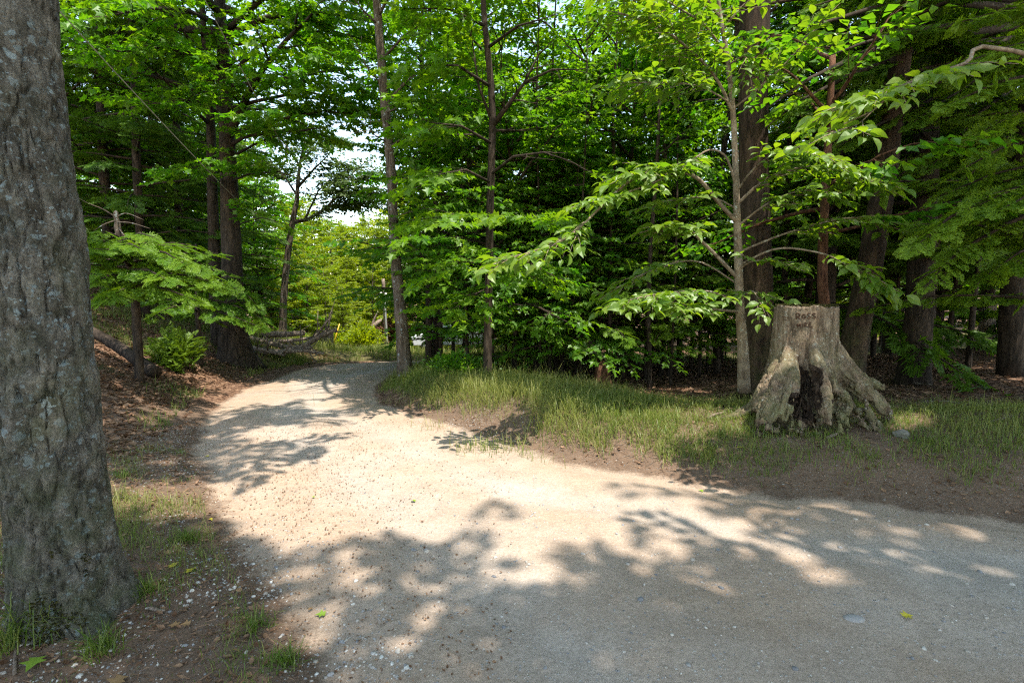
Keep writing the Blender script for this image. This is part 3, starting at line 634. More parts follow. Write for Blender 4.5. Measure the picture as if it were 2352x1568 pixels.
# ------------------------------------------------------------------ carved stump
def spline(pts, n=24): return smooth_path(pts, n)
def stump():
    Y = 5.72; c = P(1838, 975, Y); cx, cyy = c[0], Y; z0 = H(cx, cyy - .35) - .02
    base = np.array([cx, cyy, z0]); rng = rg(21); K = Y/1176
    b = Acc(); top = P(1838, 701, Y)[2] - z0
    # shell
    n, sides = 60, 120; th = np.linspace(0, 2*np.pi, sides, endpoint=False); zz = np.linspace(-.12, top, n)
    rx = np.interp(zz, [-.12, .05, .25, .45, .62, .80, 1.05, top], [.60, .55, .475, .42, .38, .35, .33, .318])
    ridge = sum(a*np.exp(-((np.angle(np.exp(1j*(th - t)))/w)**2)) for t, a, w in ((-2.75, .5, .26), (-2.2, .42, .2), (-1.32, .4, .17), (-.45, .5, .28), (.4, .4, .3), (1.4, .35, .3), (2.4, .4, .3)))
    e = np.exp(-np.clip(zz, 0, 9)/.30)[:, None]
    R = rx[:, None]*(1 + (ridge[None, :] - .28)*e*.85)
    cen = np.stack([np.interp(zz, [0, .5, top], [.0, .0, .0]), 0*zz], 1)
    v = np.stack([cen[:, :1] + R*np.cos(th), cen[:, 1:] + R*np.sin(th)*.92, np.repeat(zz[:, None], sides, 1) + .0], -1)
    # uneven sawn top
    v[-1, :, 2] += .016*np.sin(th*2 + .6) + .05*vnoise(np.stack([np.cos(th)*4, np.sin(th)*4, 0*th], 1), 5) + .03*vnoise(np.stack([np.cos(th)*14, np.sin(th)*14, 0*th], 1), 6) + .018*np.exp(-(np.angle(np.exp(1j*(th + 1.75)))/.12)**2) - .015
    v = v.reshape(-1, 3)
    i = np.arange(n-1)[:, None]*sides; j = np.arange(sides)[None, :]; j2 = (j+1) % sides
    b.add(v, [np.stack([i+j, i+j2, i+sides+j2, i+sides+j], -1).reshape(-1, 4)])
    b.f.setdefault(sides, []).append(np.array([np.arange(sides)[::-1]])); b.f[sides].append(np.array([np.arange(sides) + (n-1)*sides]))
    # roots: (px, py, depth) traced in the place and thick
    def rt(lst, rad, sd=9):
        p = spline([P(x, y, Yq) - base for x, y, Yq in lst], 22); tube(b, p, np.interp(np.linspace(0, 1, 22), np.linspace(0, 1, len(rad)), rad), sd, .10, int(rng.integers(999)))
    rt([(1800, 790, 5.75), (1782, 850, 5.62), (1758, 900, 5.48), (1738, 945, 5.36)], [.04, .09, .10, .05])
    rt([(1815, 780, 5.62), (1800, 850, 5.42), (1775, 900, 5.28), (1750, 945, 5.18), (1738, 985, 5.12)], [.03, .08, .085, .065, .035])
    rt([(1828, 800, 5.55), (1815, 875, 5.30), (1792, 925, 5.16), (1772, 965, 5.1), (1762, 985, 5.08)], [.03, .08, .08, .06, .04])
    rt([(1832, 840, 5.45), (1823, 900, 5.22), (1808, 945, 5.12), (1798, 968, 5.1)], [.02, .055, .05, .03])
    rt([(1864, 770, 5.5), (1878, 840, 5.28), (1884, 890, 5.18), (1892, 935, 5.1), (1896, 975, 5.06)], [.03, .085, .09, .075, .05], 10)
    rt([(1878, 780, 5.55), (1898, 850, 5.3), (1908, 880, 5.26), (1930, 905, 5.24), (1955, 918, 5.24)], [.03, .075, .07, .065, .045])
    rt([(1895, 760, 5.7), (1934, 848, 5.5), (1975, 885, 5.42), (2010, 915, 5.36), (2035, 955, 5.3), (2052, 985, 5.26)], [.04, .105, .10, .085, .06, .035], 10)
    rt([(1885, 740, 5.8), (1930, 830, 5.8), (1990, 875, 5.85), (2030, 890, 5.9)], [.1, .11, .08, .04])
    rt([(1940, 905, 5.3), (1950, 935, 5.2), (1940, 965, 5.15), (1952, 985, 5.12)], [.05, .045, .05, .03])
    rt([(1990, 940, 5.22), (2000, 970, 5.15), (1996, 995, 5.1)], [.03, .045, .03]); rt([(2005, 955, 5.25), (2022, 985, 5.18), (2030, 1005, 5.14)], [.03, .03, .02])
    rt([(1848, 925, 5.22), (1856, 950, 5.15), (1862, 972, 5.1)], [.045, .045, .03]); rt([(1845, 935, 5.22), (1838, 960, 5.14), (1834, 978, 5.1)], [.03, .03, .02])
    for k in range(16):
        x0 = rng.uniform(1755, 2010); a_ = P(x0, rng.uniform(920, 955), 5.3) - base; dx = (x0 - 1850)*.25 + rng.uniform(-12, 12); e_ = P(x0 + dx, rng.uniform(985, 1012), 5.02) - base; m_ = (a_ + e_)/2 + rng.normal(0, .03, 3); tube(b, spline([a_ + [0, .1, 0], a_, m_, e_], 14), np.linspace(.034, .012, 14), 7, .15, k)
    for a in (.3, 1.1, 2.0, 2.8):
        d = np.array([math.cos(a), math.sin(a)]); tube(b, spline([[d[0]*.28, d[1]*.28, .5], [d[0]*.45, d[1]*.45, .2], [d[0]*.8, d[1]*.8, -.05]], 12), [.1]*6 + [.07]*6, 8, .1, 5)
    raw = b.mesh("stump_raw", M['stump']); tmp = obj("stump_raw", raw)
    rm = tmp.modifiers.new("r", 'REMESH'); rm.mode = 'VOXEL'; rm.voxel_size = .010
    # rotted hollow between the roots
    cb = Acc()
    for (x, y, Yq, r, sc) in ((1852, 905, 5.24, .105, (.50, 2.2, 1.25)), (1848, 944, 5.16, .10, (.75, 1.8, .85)), (1858, 868, 5.28, .085, (.6, 1.8, 1.3)), (1826, 918, 5.16, .05, (1, 1.2, 1.)), (1918, 925, 5.14, .06, (1.0, 1.2, .9))):
        m = P(x, y, Yq) - base; u = np.linspace(0, np.pi, 18); w = np.linspace(0, 2*np.pi, 28, endpoint=False)
        s = np.stack([np.outer(np.sin(u), np.cos(w)), np.outer(np.sin(u), np.sin(w)), np.repeat(np.cos(u)[:, None], 28, 1)], -1).reshape(-1, 3)
        s = s*(r*(1 + .55*fbm(s*2.6 + m*9, 61, 3)))[:, None]*np.array(sc) + m
        a_ = np.arange(17)[:, None]*28; j = np.arange(28)[None, :]; jj = (j+1) % 28
        cb.add(s, [np.stack([a_+j, a_+28+j, a_+28+jj, a_+jj], -1).reshape(-1, 4)])
    cut = obj("stump_cut", cb.mesh("stump_cut", M['hollow']))
    rm2 = cut.modifiers.new("r", 'REMESH'); rm2.mode = 'VOXEL'; rm2.voxel_size = .014
    bo = tmp.modifiers.new("b", 'BOOLEAN'); bo.operation = 'DIFFERENCE'; bo.solver = 'FAST'; bo.object = cut
    dg = bpy.context.evaluated_depsgraph_get(); me = bpy.data.meshes.new_from_object(tmp.evaluated_get(dg), depsgraph=dg)
    nv = len(me.vertices); co = np.zeros(nv*3, np.float32); me.vertices.foreach_get("co", co); co = co.reshape(-1, 3).astype(float)
    no = np.zeros(nv*3, np.float32); me.vertices.foreach_get("normal", no); no = no.reshape(-1, 3)
    low = 1 - sstep(.35, .95, co[:, 2])
    rid = np.abs(fbm(co*np.array([9, 9, 3.2]), 71, 4)); flat_top = co[:, 2] > top - .03
    dsp = (-.028*np.exp(-(rid/.06)**2) + .03*fbm(co*np.array([7, 7, 4]), 73, 4))*low + .006*fbm(co*np.array([10, 10, 4]), 75, 4) - .012*np.exp(-(np.abs(fbm(co*np.array([5, 5, 1.6]), 77, 3))/.03)**2)*sstep(.2, .6, co[:, 2])*.7
    tha = np.arctan2(co[:, 1], co[:, 0]); rad_ = np.hypot(co[:, 0], co[:, 1])
    fib = fbm(np.stack([np.cos(tha)*9, np.sin(tha)*9, (co[:, 2] - rad_)*1.6], 1), 81, 4); fin = fbm(np.stack([np.cos(tha)*24, np.sin(tha)*24, (co[:, 2] - rad_)*4], 1), 83, 3)
    dsp = dsp + (.045*fib - .022*np.exp(-(np.abs(fib)/.045)**2))*(.15 + .85*low) + (.25 + .75*low)*(.020*fin - .012*np.exp(-(np.abs(fin)/.05)**2))
    dsp[flat_top] *= .3
    co = co + no*dsp[:, None]; me.vertices.foreach_set("co", co.astype(np.float32).ravel()); me.update()
    hol = np.zeros(len(me.polygons), int)
    # rotten faces inside the hollow take the heartwood material
    me.materials.clear(); me.materials.append(M['stump']); me.materials.append(M['hollow']); me.materials.append(M['log'])
    cc = np.zeros(len(me.polygons)*3, np.float32); me.polygons.foreach_get("center", cc); cc = cc.reshape(-1, 3)
    pn = np.zeros(len(me.polygons)*3, np.float32); me.polygons.foreach_get("normal", pn); pn = pn.reshape(-1, 3)
    cutv = np.zeros(len(cut.data.vertices)*3, np.float32); cut.data.vertices.foreach_get("co", cutv); cutv = cutv.reshape(-1, 3)
    for s in range(0, len(cc), 4000):
        dd = np.min(np.linalg.norm(cc[s:s+4000, None, :] - cutv[None, ::1, :], axis=2), axis=1); hol[s:s+4000] = dd < .034
    hol[(cc[:, 2] > top - .035) & (pn[:, 2] > .6)] = 2
    me.polygons.foreach_set("material_index", hol.astype(np.int32)); me.polygons.foreach_set("use_smooth", np.ones(len(hol), bool)); me.update()
    for o in (tmp, cut): bpy.data.objects.remove(o)
    me.name = "stump"
    root = thing("tree_stump", base, "tall grey brown sawn tree stump with spreading roots, a dark hollow and carved letters", "stump")
    bark = obj("bark", me, root)
    rb_ = Acc(); rg_ = rg(23)
    for k in range(26):     # decayed fibres left standing inside the hollow
        x0 = rg_.uniform(1832, 1872); a_ = P(x0, rg_.uniform(868, 900), 5.36) - base; e_ = P(x0 + rg_.uniform(-10, 10), rg_.uniform(935, 985), rg_.uniform(5.2, 5.36)) - base
        tube(rb_, smooth_path([a_, (a_ + e_)/2 + rg_.normal(0, .02, 3), e_], 8), np.linspace(.004, .010, 8), 5, .2, k)
    fo = obj("rotten_fibres", rb_.mesh("rotten_fibres", M['fibre'], True), root); fo["kind"] = "stuff"
    # carved strokes: ribbons wrapped on the bark
    dgm = bpy.context.evaluated_depsgraph_get(); dgm.update()
    from mathutils.bvhtree import BVHTree
    bv = BVHTree.FromPolygons([tuple(x) for x in co], [tuple(p.vertices) for p in me.polygons])
    def stroke(acc, pl, w=.0058):
        out = []
        for x, y in pl:
            d = ray(x, y); hit = bv.ray_cast(Vector(EYE - base), Vector(d)); 
            if hit[0] is None: return
            out.append(np.array(hit[0]) - np.array(nrm(d))*.004)
        tube(acc, spline(out, max(4, 4*len(out))), w, 6, .25, len(acc.v))
    ca = Acc()
    s0 = lambda ox, oy, k, L: [[(ox + k*x, oy + k*y) for x, y in st] for st in L]
    glyph = {'R': [[(0, 10), (0, 0), (4, 0), (6, 2.5), (4, 5), (0, 5.2)], [(2.5, 5), (6.5, 10)]], 'O': [[(3, 3), (0.5, 6), (2, 9.5), (5, 9.5), (6.5, 6), (4, 3), (3, 3)]],
             'S': [[(6, 1), (2, .5), (.5, 3), (3, 5), (6, 7), (4, 9.8), (0, 9)]], 'M': [[(0, 10), (0.5, 2), (3.2, 7), (6, 2), (6.8, 10)]], 'I': [[(1.5, 1), (1.5, 10)]], 'K': [[(0, 0), (0, 10)], [(5, 1), (0.4, 5.5), (5.5, 10)]], 'E': [[(5, 1), (0, 1), (0, 10), (5.5, 9.6)], [(0, 5.5), (4, 5.2)]]}
    for ch, ox, oy, k in (('R', 1829, 720, 1.3), ('O', 1841.5, 718, 1.3), ('S', 1854, 719, 1.2), ('S', 1866, 719, 1.2)):
        for st in s0(ox, oy, k, glyph[ch]): stroke(ca, st)
    for ch, ox, oy, k in (('M', 1831, 741, 1.15), ('I', 1842.5, 741, 1.1), ('K', 1849, 740, 1.1), ('E', 1859, 739, 1.15)):
        for st in s0(ox, oy, k, glyph[ch]): stroke(ca, st, .0048)
    for st in ([(1797, 727), (1804, 729), (1811, 729)], [(1800, 733), (1807, 735)], [(1786, 744), (1788, 757)], [(1806, 749), (1812, 749)], [(1828, 703), (1826, 716)]): stroke(ca, st, .0035)
    obj("carved_letters", ca.mesh("carved_letters", M['carving'], True), root)
    # moss along the sawn rim
    m = Acc(); k = 900; a = rng.uniform(0, 2*np.pi, k); rr = .315*np.sqrt(rng.uniform(.5, .97, k)); pv = np.stack([rr*np.cos(a), rr*np.sin(a)*.92, top + 0*a - .01], 1)
    kk = fbm(pv*6, 5, 2) > -.12; pv = pv[kk]; stamp(m, KITE, pv, nrm(np.array([0, 0, 1]) + rng.normal(0, .6, pv.shape)), nrm(rng.normal(0, 1, pv.shape)), rng.uniform(.012, .035, len(pv)), rng.uniform(0, 1, len(pv)))
    obj("rim_moss", m.mesh("rim_moss", M['moss'], False), root)
    return base
STUMP = stump()

# ------------------------------------------------------------------ the young broad-leaved tree in front of the woods
def ovate_branch(bark, leaves, rng, path, r0, r1, l0=.2, dens=1.0, size=.17, n=18, twigs=True, var=(.25, 1), droop=.14):
    """a limb with alternate twigs bearing flat rows of big leaves"""
    p = smooth_path(path, n); tube(bark, p, np.linspace(r0, r1, n), 7, .08, int(rng.integers(999)))
    L = np.linalg.norm(np.diff(p, axis=0), axis=1).sum(); m = max(3, int(L*7*dens)); S, D, Ln = [], [], []
    for k in range(m):
        f = l0 + (1-l0)*(k + rng.uniform(.2, .8))/m; q = interp_path(p, np.array(f)); d = nrm(interp_path(p, np.array(min(1, f+.05))) - interp_path(p, np.array(max(0, f-.05))))
        a = (1 if k % 2 else -1)*rng.uniform(.5, 1.2); c, s = math.cos(a), math.sin(a)
        S.append(q); D.append(nrm([d[0]*c - d[1]*s, d[0]*s + d[1]*c, d[2]*.5 + rng.uniform(-.25, .12)])); Ln.append(rng.uniform(.28, .62)*(1.1 - .35*f))
    S.append(p[-1]); D.append(nrm(p[-1]-p[-3])); Ln.append(.3)
    S, D, Ln = np.array(S), np.array(D), np.array(Ln); per = 7
    for a, d, ln in zip(S, D, Ln): tube(bark, np.array([a, a + d*ln*.5 + [0, 0, -.02*ln], a + d*ln + [0, 0, -.10*ln]]), [.005, .004, .0025], 4, 0)
    K = len(S); f = (np.arange(per)[None, :] + rng.uniform(.3, .7, (K, per)))/per + .08
    pos = S[:, None, :] + D[:, None, :]*(Ln[:, None]*f)[:, :, None]; pos[:, :, 2] -= .10*Ln[:, None]*f*f
    sg = np.where(np.arange(per) % 2, 1., -1.)[None, :]*rng.uniform(.6, 1.0, (K, per)); sg[:, -1] = 0; lat = nrm(np.cross(D, [0, 0, 1.]))
    ax = nrm(D[:, None]*rng.uniform(.35, .8, (K, per, 1)) + lat[:, None]*sg[:, :, None] + np.array([0, 0, -droop]) + rng.normal(0, .16, (K, per, 3)))
    pos = pos + ax*.02; nm = nrm(np.array([0, -.12, 1.]) + rng.normal(0, .34, (K, per, 3)))
    pos, ax, nm = (x.reshape(-1, 3) for x in (pos, ax, nm))
    stamp(leaves, OVATE, pos, ax, nm, size*rng.uniform(.55, 1.12, len(pos)), rng.uniform(*var, len(pos)))
def sapling():
    rng = rg(5); yo = 7.0; base = GX(1708, yo)
    root = thing("broadleaf_sapling", base, "slim pale young tree with big bright ovate leaves standing left of the carved stump", "tree")
    b, l = Acc(), Acc()
    tr = px_path([(1709, 900, yo), (1706, 800, yo), (1700, 720, yo), (1697, 640, yo), (1695, 560, yo), (1693, 500, yo), (1690, 400, yo), (1683, 250, yo), (1670, 130, yo), (1655, 40, yo), (1640, -90, yo), (1620, -300, yo)])
    k = yo/1176
    tube(b, smooth_path(tr, 50), np.interp(np.linspace(0, 1, 50), np.linspace(0, 1, 12), np.array([15, 12, 10, 9.5, 9, 8, 6.8, 5.8, 5, 4.2, 3.2, 2])*k), 18, .05, 3)
    Z = yo
    BR = [
     ([(1696, 640, Z), (1650, 592, Z-0.09), (1605, 548, Z-0.25), (1575, 525, Z-0.37), (1520, 520, Z-0.56)], 9, 2, .55, 1.3),
     ([(1694, 512, Z), (1655, 470, Z-0.09), (1608, 415, Z-0.25), (1560, 392, Z-0.43), (1500, 388, Z-0.68), (1440, 405, Z-0.93)], 10, 4, .5, 1.3),
     ([(1500, 388, Z-0.68), (1440, 420, Z-0.87), (1375, 480, Z-1.12), (1342, 513, Z-1.24), (1300, 548, Z-1.36), (1240, 572, Z-1.49), (1150, 600, Z-1.58)], 5, 2, .45, 1.1),
     ([(1560, 392, Z-0.43), (1500, 420, Z-0.74), (1430, 445, Z-0.99), (1350, 465, Z-1.18)], 4, 2, .3, 1.2),
     ([(1690, 428, Z), (1668, 362, Z-0.12), (1632, 344, Z-0.22), (1592, 366, Z-0.34), (1548, 392, Z-0.50), (1480, 380, Z-0.62)], 5, 2, .5, 1.0),
     ([(1701, 716, Z), (1650, 711, Z-0.19), (1600, 704, Z-0.37), (1540, 695, Z-0.68), (1470, 690, Z-0.93)], 6, 2, .35, 1.5),
     ([(1698, 690, Z), (1645, 672, Z-0.25), (1588, 668, Z-0.50), (1505, 676, Z-0.81), (1432, 692, Z-0.99)], 4, 2, .3, 1.4),
     ([(1692, 470, Z), (1750, 420, Z-0.19), (1840, 385, Z-0.43), (1940, 395, Z-0.68), (2020, 425, Z-0.81)], 7, 2, .15, 1.5),
     ([(1692, 440, Z), (1730, 390, Z-0.25), (1790, 350, Z-0.56), (1860, 350, Z-0.74), (1920, 370, Z-0.87)], 5, 2, .25, 1.3),
     ([(1693, 520, Z), (1760, 470, Z-0.19), (1830, 440, Z-0.50), (1900, 440, Z-0.74)], 5, 2, .2, 1.3),
     ([(1695, 580, Z), (1780, 545, Z-0.12), (1860, 520, Z-0.31), (1960, 500, Z-0.50), (2060, 525, Z-0.62)], 5, 2, .3, 1.0),
     ([(1696, 610, Z), (1780, 572, Z-0.31), (1870, 578, Z-0.62), (1945, 605, Z-0.87), (2005, 645, Z-0.99)], 5, 2, .55, 1.0),
     ([(1700, 690, Z), (1715, 670, Z-0.25), (1730, 670, Z-0.50), (1745, 690, Z-0.62)], 4, 2, .2, 1.5),
     ([(1696, 620, Z), (1730, 600, Z-0.25), (1790, 600, Z-0.43)], 4, 2, .3, 1.0),
     ([(1700, 655, Z), (1600, 600, Z+.2), (1500, 620, Z+.1), (1420, 660, Z-0.06)], 4, 2, .35, .8),
     ([(1684, 260, Z), (1645, 180, Z-0.12), (1590, 120, Z-0.31), (1510, 60, Z-0.56), (1420, 30, Z-0.74)], 7, 3, .2, 1.6),
     ([(1684, 240, Z), (1610, 200, Z-0.25), (1530, 190, Z-0.50), (1440, 190, Z-0.68)], 4, 2, .25, 1.3),
     ([(1670, 130, Z), (1620, 60, Z-0.19), (1560, 20, Z-0.43), (1460, -40, Z-0.68)], 5, 2, .1, 1.5),
     ([(1672, 150, Z), (1710, 130, Z-0.19), (1720, 160, Z-0.31)], 4, 2, .2, 1.2),
     ([(1684, 250, Z), (1740, 205, Z-0.19), (1810, 140, Z-0.43), (1880, 60, Z-0.62)], 4, 2, .35, .9),
     ([(1655, 40, Z), (1600, -20, Z-0.12), (1480, -60, Z-0.19), (1400, -20, Z-0.50)], 5, 2, .1, 1.4),
     ([(1660, 70, Z), (1700, 20, Z-0.19), (1760, -30, Z-0.31)], 5, 2, .1, 1.0),
     ([(1692, 480, Z), (1640, 455, Z-0.12), (1580, 455, Z-0.25), (1500, 470, Z-0.19)], 4, 2, .3, 1.0),
    ]
    for pts, r0, r1, l0, dn in BR:
        ovate_branch(b, l, rng, px_path(pts), r0*k*.55, r1*k*.6, l0, dn*1.3)
    obj("trunk", b.mesh("trunk", M['bark_sap'], True, base), root); obj("crown", l.mesh("crown", M['sapling'], False, base), root)
    # second one, rooted just right of the view, reaching one limb in
    b, l = Acc(), Acc(); bb = np.array([5.9, 4.9, H(5.9, 4.9)]); root = thing("broadleaf_sapling", bb, "arching limb of big leaves reaching in from a young tree beyond the right picture edge", "tree")
    tube(b, smooth_path([bb, bb + [.05, 0, 1.5], bb + [.15, -.1, 3.2], bb + [.1, 0, 5]], 20), np.linspace(.09, .03, 20), 12, .05, 5)
    t0 = bb + np.array([.14, -.1, 3.0])
    ovate_branch(b, l, rng, np.vstack([t0, px_path([(2290, 110, 4.7), (2220, 145, 4.5), (2130, 175, 4.3), (2040, 210, 4.15), (1940, 240, 4.05)])]), .022, .004, .38, 1.0, .155, var=(.3, 1))
    ovate_branch(b, l, rng, px_path([(2060, 205, 4.2), (2010, 250, 4.1), (1970, 285, 4.0), (1930, 300, 3.95)]), .006, .002, .25, .8, .14, var=(.2, .8))
    ovate_branch(b, l, rng, np.array([bb + [.12, 0, 4.4], bb + [-.2, .5, 5.2], bb + [-.3, 1.2, 5.6]]), .02, .006, .2, 1.2)
    obj("trunk", b.mesh("trunk", M['bark_sap'], True, bb), root); obj("crown", l.mesh("crown", M['sapling'], False, bb), root)
sapling()

# ------------------------------------------------------------------ individually placed trees
def bpath(lst): return px_path(lst)
def maple_left():
    rng = rg(31); base = GX(538, 13.0); Y = 13.0; k = Y/1176
    tr = [base - [0, 0, .2]] + [P(x, y, Y) for x, y in ((536, 760), (534, 650), (531, 560), (527, 450), (522, 330), (517, 200), (508, 60), (500, -120), (495, -420), (490, -800))]
    limbs = [(px_path([(522, 320, Y), (545, 270, Y-.4), (572, 210, Y-.8), (610, 150, Y-1.2), (660, 90, Y-1.6), (720, 30, Y-2.0)]), .11), (px_path([(528, 335, Y), (560, 315, Y-.3), (620, 303, Y-.8), (690, 300, Y-1.4), (760, 290, Y-2)]), .05),
             (px_path([(520, 300, Y), (500, 240, Y+.2), (480, 150, Y), (470, 40, Y-.3)]), .08), (px_path([(516, 190, Y), (590, 110, Y+.3), (690, 60, Y+.4), (780, 50, Y+.2)]), .06),
             (px_path([(515, 160, Y), (440, 120, Y-.8), (360, 110, Y-1.8), (270, 120, Y-2.6)]), .06), (px_path([(510, 80, Y), (600, 0, Y-1.0), (700, -60, Y-2), (800, -90, Y-2.6)]), .07),
             (px_path([(525, 420, Y), (570, 400, Y-.6), (640, 395, Y-1.2), (720, 420, Y-1.6)]), .03), (px_path([(525, 400, Y), (470, 380, Y-.8), (420, 390, Y-1.5)]), .03),
             (px_path([(520, 250, Y), (600, 230, Y-.9), (700, 210, Y-1.6), (790, 230, Y-2)]), .05), (px_path([(510, 60, Y), (420, 20, Y-1.2), (330, 20, Y-2.6), (240, 40, Y-3.6)]), .06),
             (px_path([(530, 520, Y), (600, 500, Y-.4), (680, 520, Y-.8)]), .02), (px_path([(519, 240, Y), (430, 230, Y-1), (340, 240, Y-2.2)]), .04), (px_path([(516, 200, Y), (630, 185, Y-.8), (740, 165, Y-1.5), (815, 160, Y-1.9)]), .05), (px_path([(521, 310, Y), (640, 275, Y-.6), (740, 255, Y-1.2), (812, 262, Y-1.6)]), .045), (px_path([(512, 110, Y), (640, 80, Y+.5), (760, 70, Y+.6), (830, 90, Y+.5)]), .05)]
    limbs += auto_limbs(np.array(tr[6:]), rng, 18, .15, 1, lambda g: 4.4*(1 - .45*g), 5, 55)
    make_tree("maple", "tall forked maple on the left bank with a thick flared trunk beside the fallen branches", "tree", base, tr, [.40, .30, .25, .235, .205, .185, .15, .12, .10, .07, .04], limbs, M['bark_dark'], M['maple'], rng, sides=22,
              flare=flare_fn(5, .5, 3, 2.2), n_ring=60, sub=7, twig=7, per=12, T=MAPLE, size=.15, gap=False, clear=True)
    # reddish lower trunk is bark; its slim neighbour
    rng = rg(32); b2 = GX(497, 13.8); Y = 13.8
    tr = [b2 - [0, 0, .1]] + [P(x, y, Y) for x, y in ((494, 640), (490, 500), (486, 380), (482, 250), (470, 100), (460, -60), (450, -300))]
    make_tree("slender_tree", "slim dark trunk standing just left of the thick forked maple", "tree", b2, tr, [.17, .15, .13, .12, .10, .08, .06, .03], auto_limbs(np.array(tr[3:]), rng, 16, .0, 1, lambda g: 2.6, 5, 45), M['bark_dark'], M['maple_dark'], rng, sub=5, twig=6, per=11, T=KITE, size=.15, clear=True)
maple_left()
def centre_trees():
    rng = rg(41); base = G(932, 866); Y = base[1]
    tr = [base - [0, 0, .15]] + [P(x, y, Y) for x, y in ((925, 780), (917, 690), (909, 600), (904, 520), (900, 420), (893, 330), (884, 240), (876, 140), (868, 40), (860, -100), (850, -500), (845, -1100))]
    L = lambda *a: px_path(a)
    limbs = [(L((900, 430, Y), (930, 410, Y-.2), (980, 390, Y-.5), (1040, 400, Y-.6)), .02), (L((893, 330, Y), (860, 310, Y-.3), (845, 290, Y-.6)), .015), (L((893, 340, Y), (950, 300, Y-.4), (1010, 290, Y-.8), (1060, 310, Y-1.0)), .025),
             (L((905, 470, Y), (870, 470, Y-.2), (850, 480, Y-.4)), .012), (L((884, 240, Y), (940, 180, Y+.3), (1000, 140, Y+.4), (1050, 120, Y+.4)), .035), (L((880, 200, Y), (840, 150, Y-.2), (820, 100, Y-.3)), .02),
             (L((876, 140, Y), (930, 80, Y-.6), (990, 40, Y-1.1)), .03), (L((870, 60, Y), (830, 20, Y-.3), (800, -20, Y-.6)), .025), (L((886, 260, Y), (930, 240, Y-.6), (980, 235, Y-1.1)), .02),
             (L((868, 40, Y), (900, -20, Y-.4), (960, -50, Y-.9)), .03), (L((902, 500, Y), (960, 480, Y+.3), (1020, 480, Y+.4)), .015), (L((905, 400, Y), (960, 350, Y+.8), (1010, 330, Y+1.2)), .02)]
    limbs += auto_limbs(np.array(tr[10:]), rng, 15, .0, 1, lambda g: 4.0*(1-.5*g), 8, 55)
    make_tree("roadside_maple", "slim maple trunk leaning slightly left at the grassy bend of the road", "tree", base, tr, [.15, .125, .115, .108, .10, .095, .09, .085, .08, .078, .07, .05, .02], limbs, M['bark_grey'], M['maple'], rng, sides=16, n_ring=70,
              flare=flare_fn(5, .25, 8, 3), sub=6, twig=6, per=12, T=MAPLE, size=.14, gap=True, clear=True)
    rng = rg(42); base = G(1120, 868); Y = base[1]
    tr = [base - [0, 0, .15]] + [P(x, y, Y) for x, y in ((1121, 760), (1123, 640), (1125, 520), (1128, 400), (1131, 290), (1128, 200), (1118, 100), (1110, 0), (1105, -250), (1100, -700))]
    limbs = [(L((1131, 290, Y), (1165, 245, Y-.2), (1205, 190, Y-.4), (1240, 120, Y-.6)), .05), (L((1130, 280, Y), (1100, 200, Y-.2), (1085, 100, Y-.3)), .03), (L((1128, 400, Y), (1180, 360, Y-.6), (1250, 350, Y-1.1), (1310, 370, Y-1.3)), .03),
             (L((1128, 420, Y), (1070, 390, Y-.6), (1010, 400, Y-1.0), (960, 430, Y-1.2)), .025), (L((1126, 500, Y), (1060, 490, Y-.8), (1000, 510, Y-1.4), (950, 550, Y-1.6)), .02), (L((1126, 520, Y), (1180, 500, Y-.8), (1240, 510, Y-1.4)), .02),
             (L((1124, 610, Y), (1070, 600, Y-.6), (1010, 620, Y-1.0)), .015), (L((1124, 620, Y), (1170, 610, Y-.6), (1230, 640, Y-1.0)), .015), (L((1130, 330, Y), (1060, 290, Y-.7), (980, 280, Y-1.2)), .03), (L((1128, 200, Y), (1050, 150, Y-.6), (970, 150, Y-1.0)), .03),
             (L((1205, 190, Y-.4), (1270, 160, Y-.8), (1330, 160, Y-1.1)), .025), (L((1131, 300, Y), (1190, 300, Y+.6), (1260, 290, Y+1)), .025), (L((1120, 110, Y), (1190, 60, Y-.6), (1260, 40, Y-1.0)), .03), (L((1123, 660, Y), (1080, 680, Y-.4), (1040, 710, Y-.7)), .012), (L((1115, 60, Y), (1030, 20, Y-.7), (950, 20, Y-1.0)), .03)]
    limbs += auto_limbs(np.array(tr[8:]), rng, 12, .0, 1, lambda g: 3.6*(1-.5*g), 8, 55)
    make_tree("roadside_maple", "thin straight maple behind the green bush, forking high between the road trees", "tree", base, tr, [.085, .075, .07, .068, .066, .062, .055, .05, .045, .03, .012], limbs, M['bark_dark'], M['maple'], rng, sides=12, n_ring=50, sub=6, twig=6, per=12, T=MAPLE, size=.14, gap=True, clear=True)
    for px, Yq, h, lab, s, in ((984, 13.6, 11, "left one of two thin trunks standing together in shade behind the slim roadside maple", 51), (1001, 13.9, 12, "right one of two thin trunks standing together in shade behind the slim roadside maple", 52)):
        rng = rg(s); b = GX(px, Yq); t = [b, b + [.03, .0, h*.3], b + [-.1, .1, h*.6], b + [0, 0, h]]
        make_tree("slender_tree", lab, "tree", b, t, [.10, .085, .07, .02], auto_limbs(np.array(t), rng, 24, .17, .98, lambda g: 2.0*(1 - .4*g), -2, 40), M['bark_dark'], M['understory'], rng, sub=5, twig=6, per=11, T=KITE, size=.14, clear=True, group="two thin trunks by the bend")
    # pale open-crowned tree against the sky gap
    rng = rg(43); Y = 21; base = GX(648, Y)
    tr = [base - [0, 0, .1]] + [P(x, y, Y) for x, y in ((650, 720), (655, 640), (664, 560), (674, 500), (682, 460), (684, 420), (690, 370))]
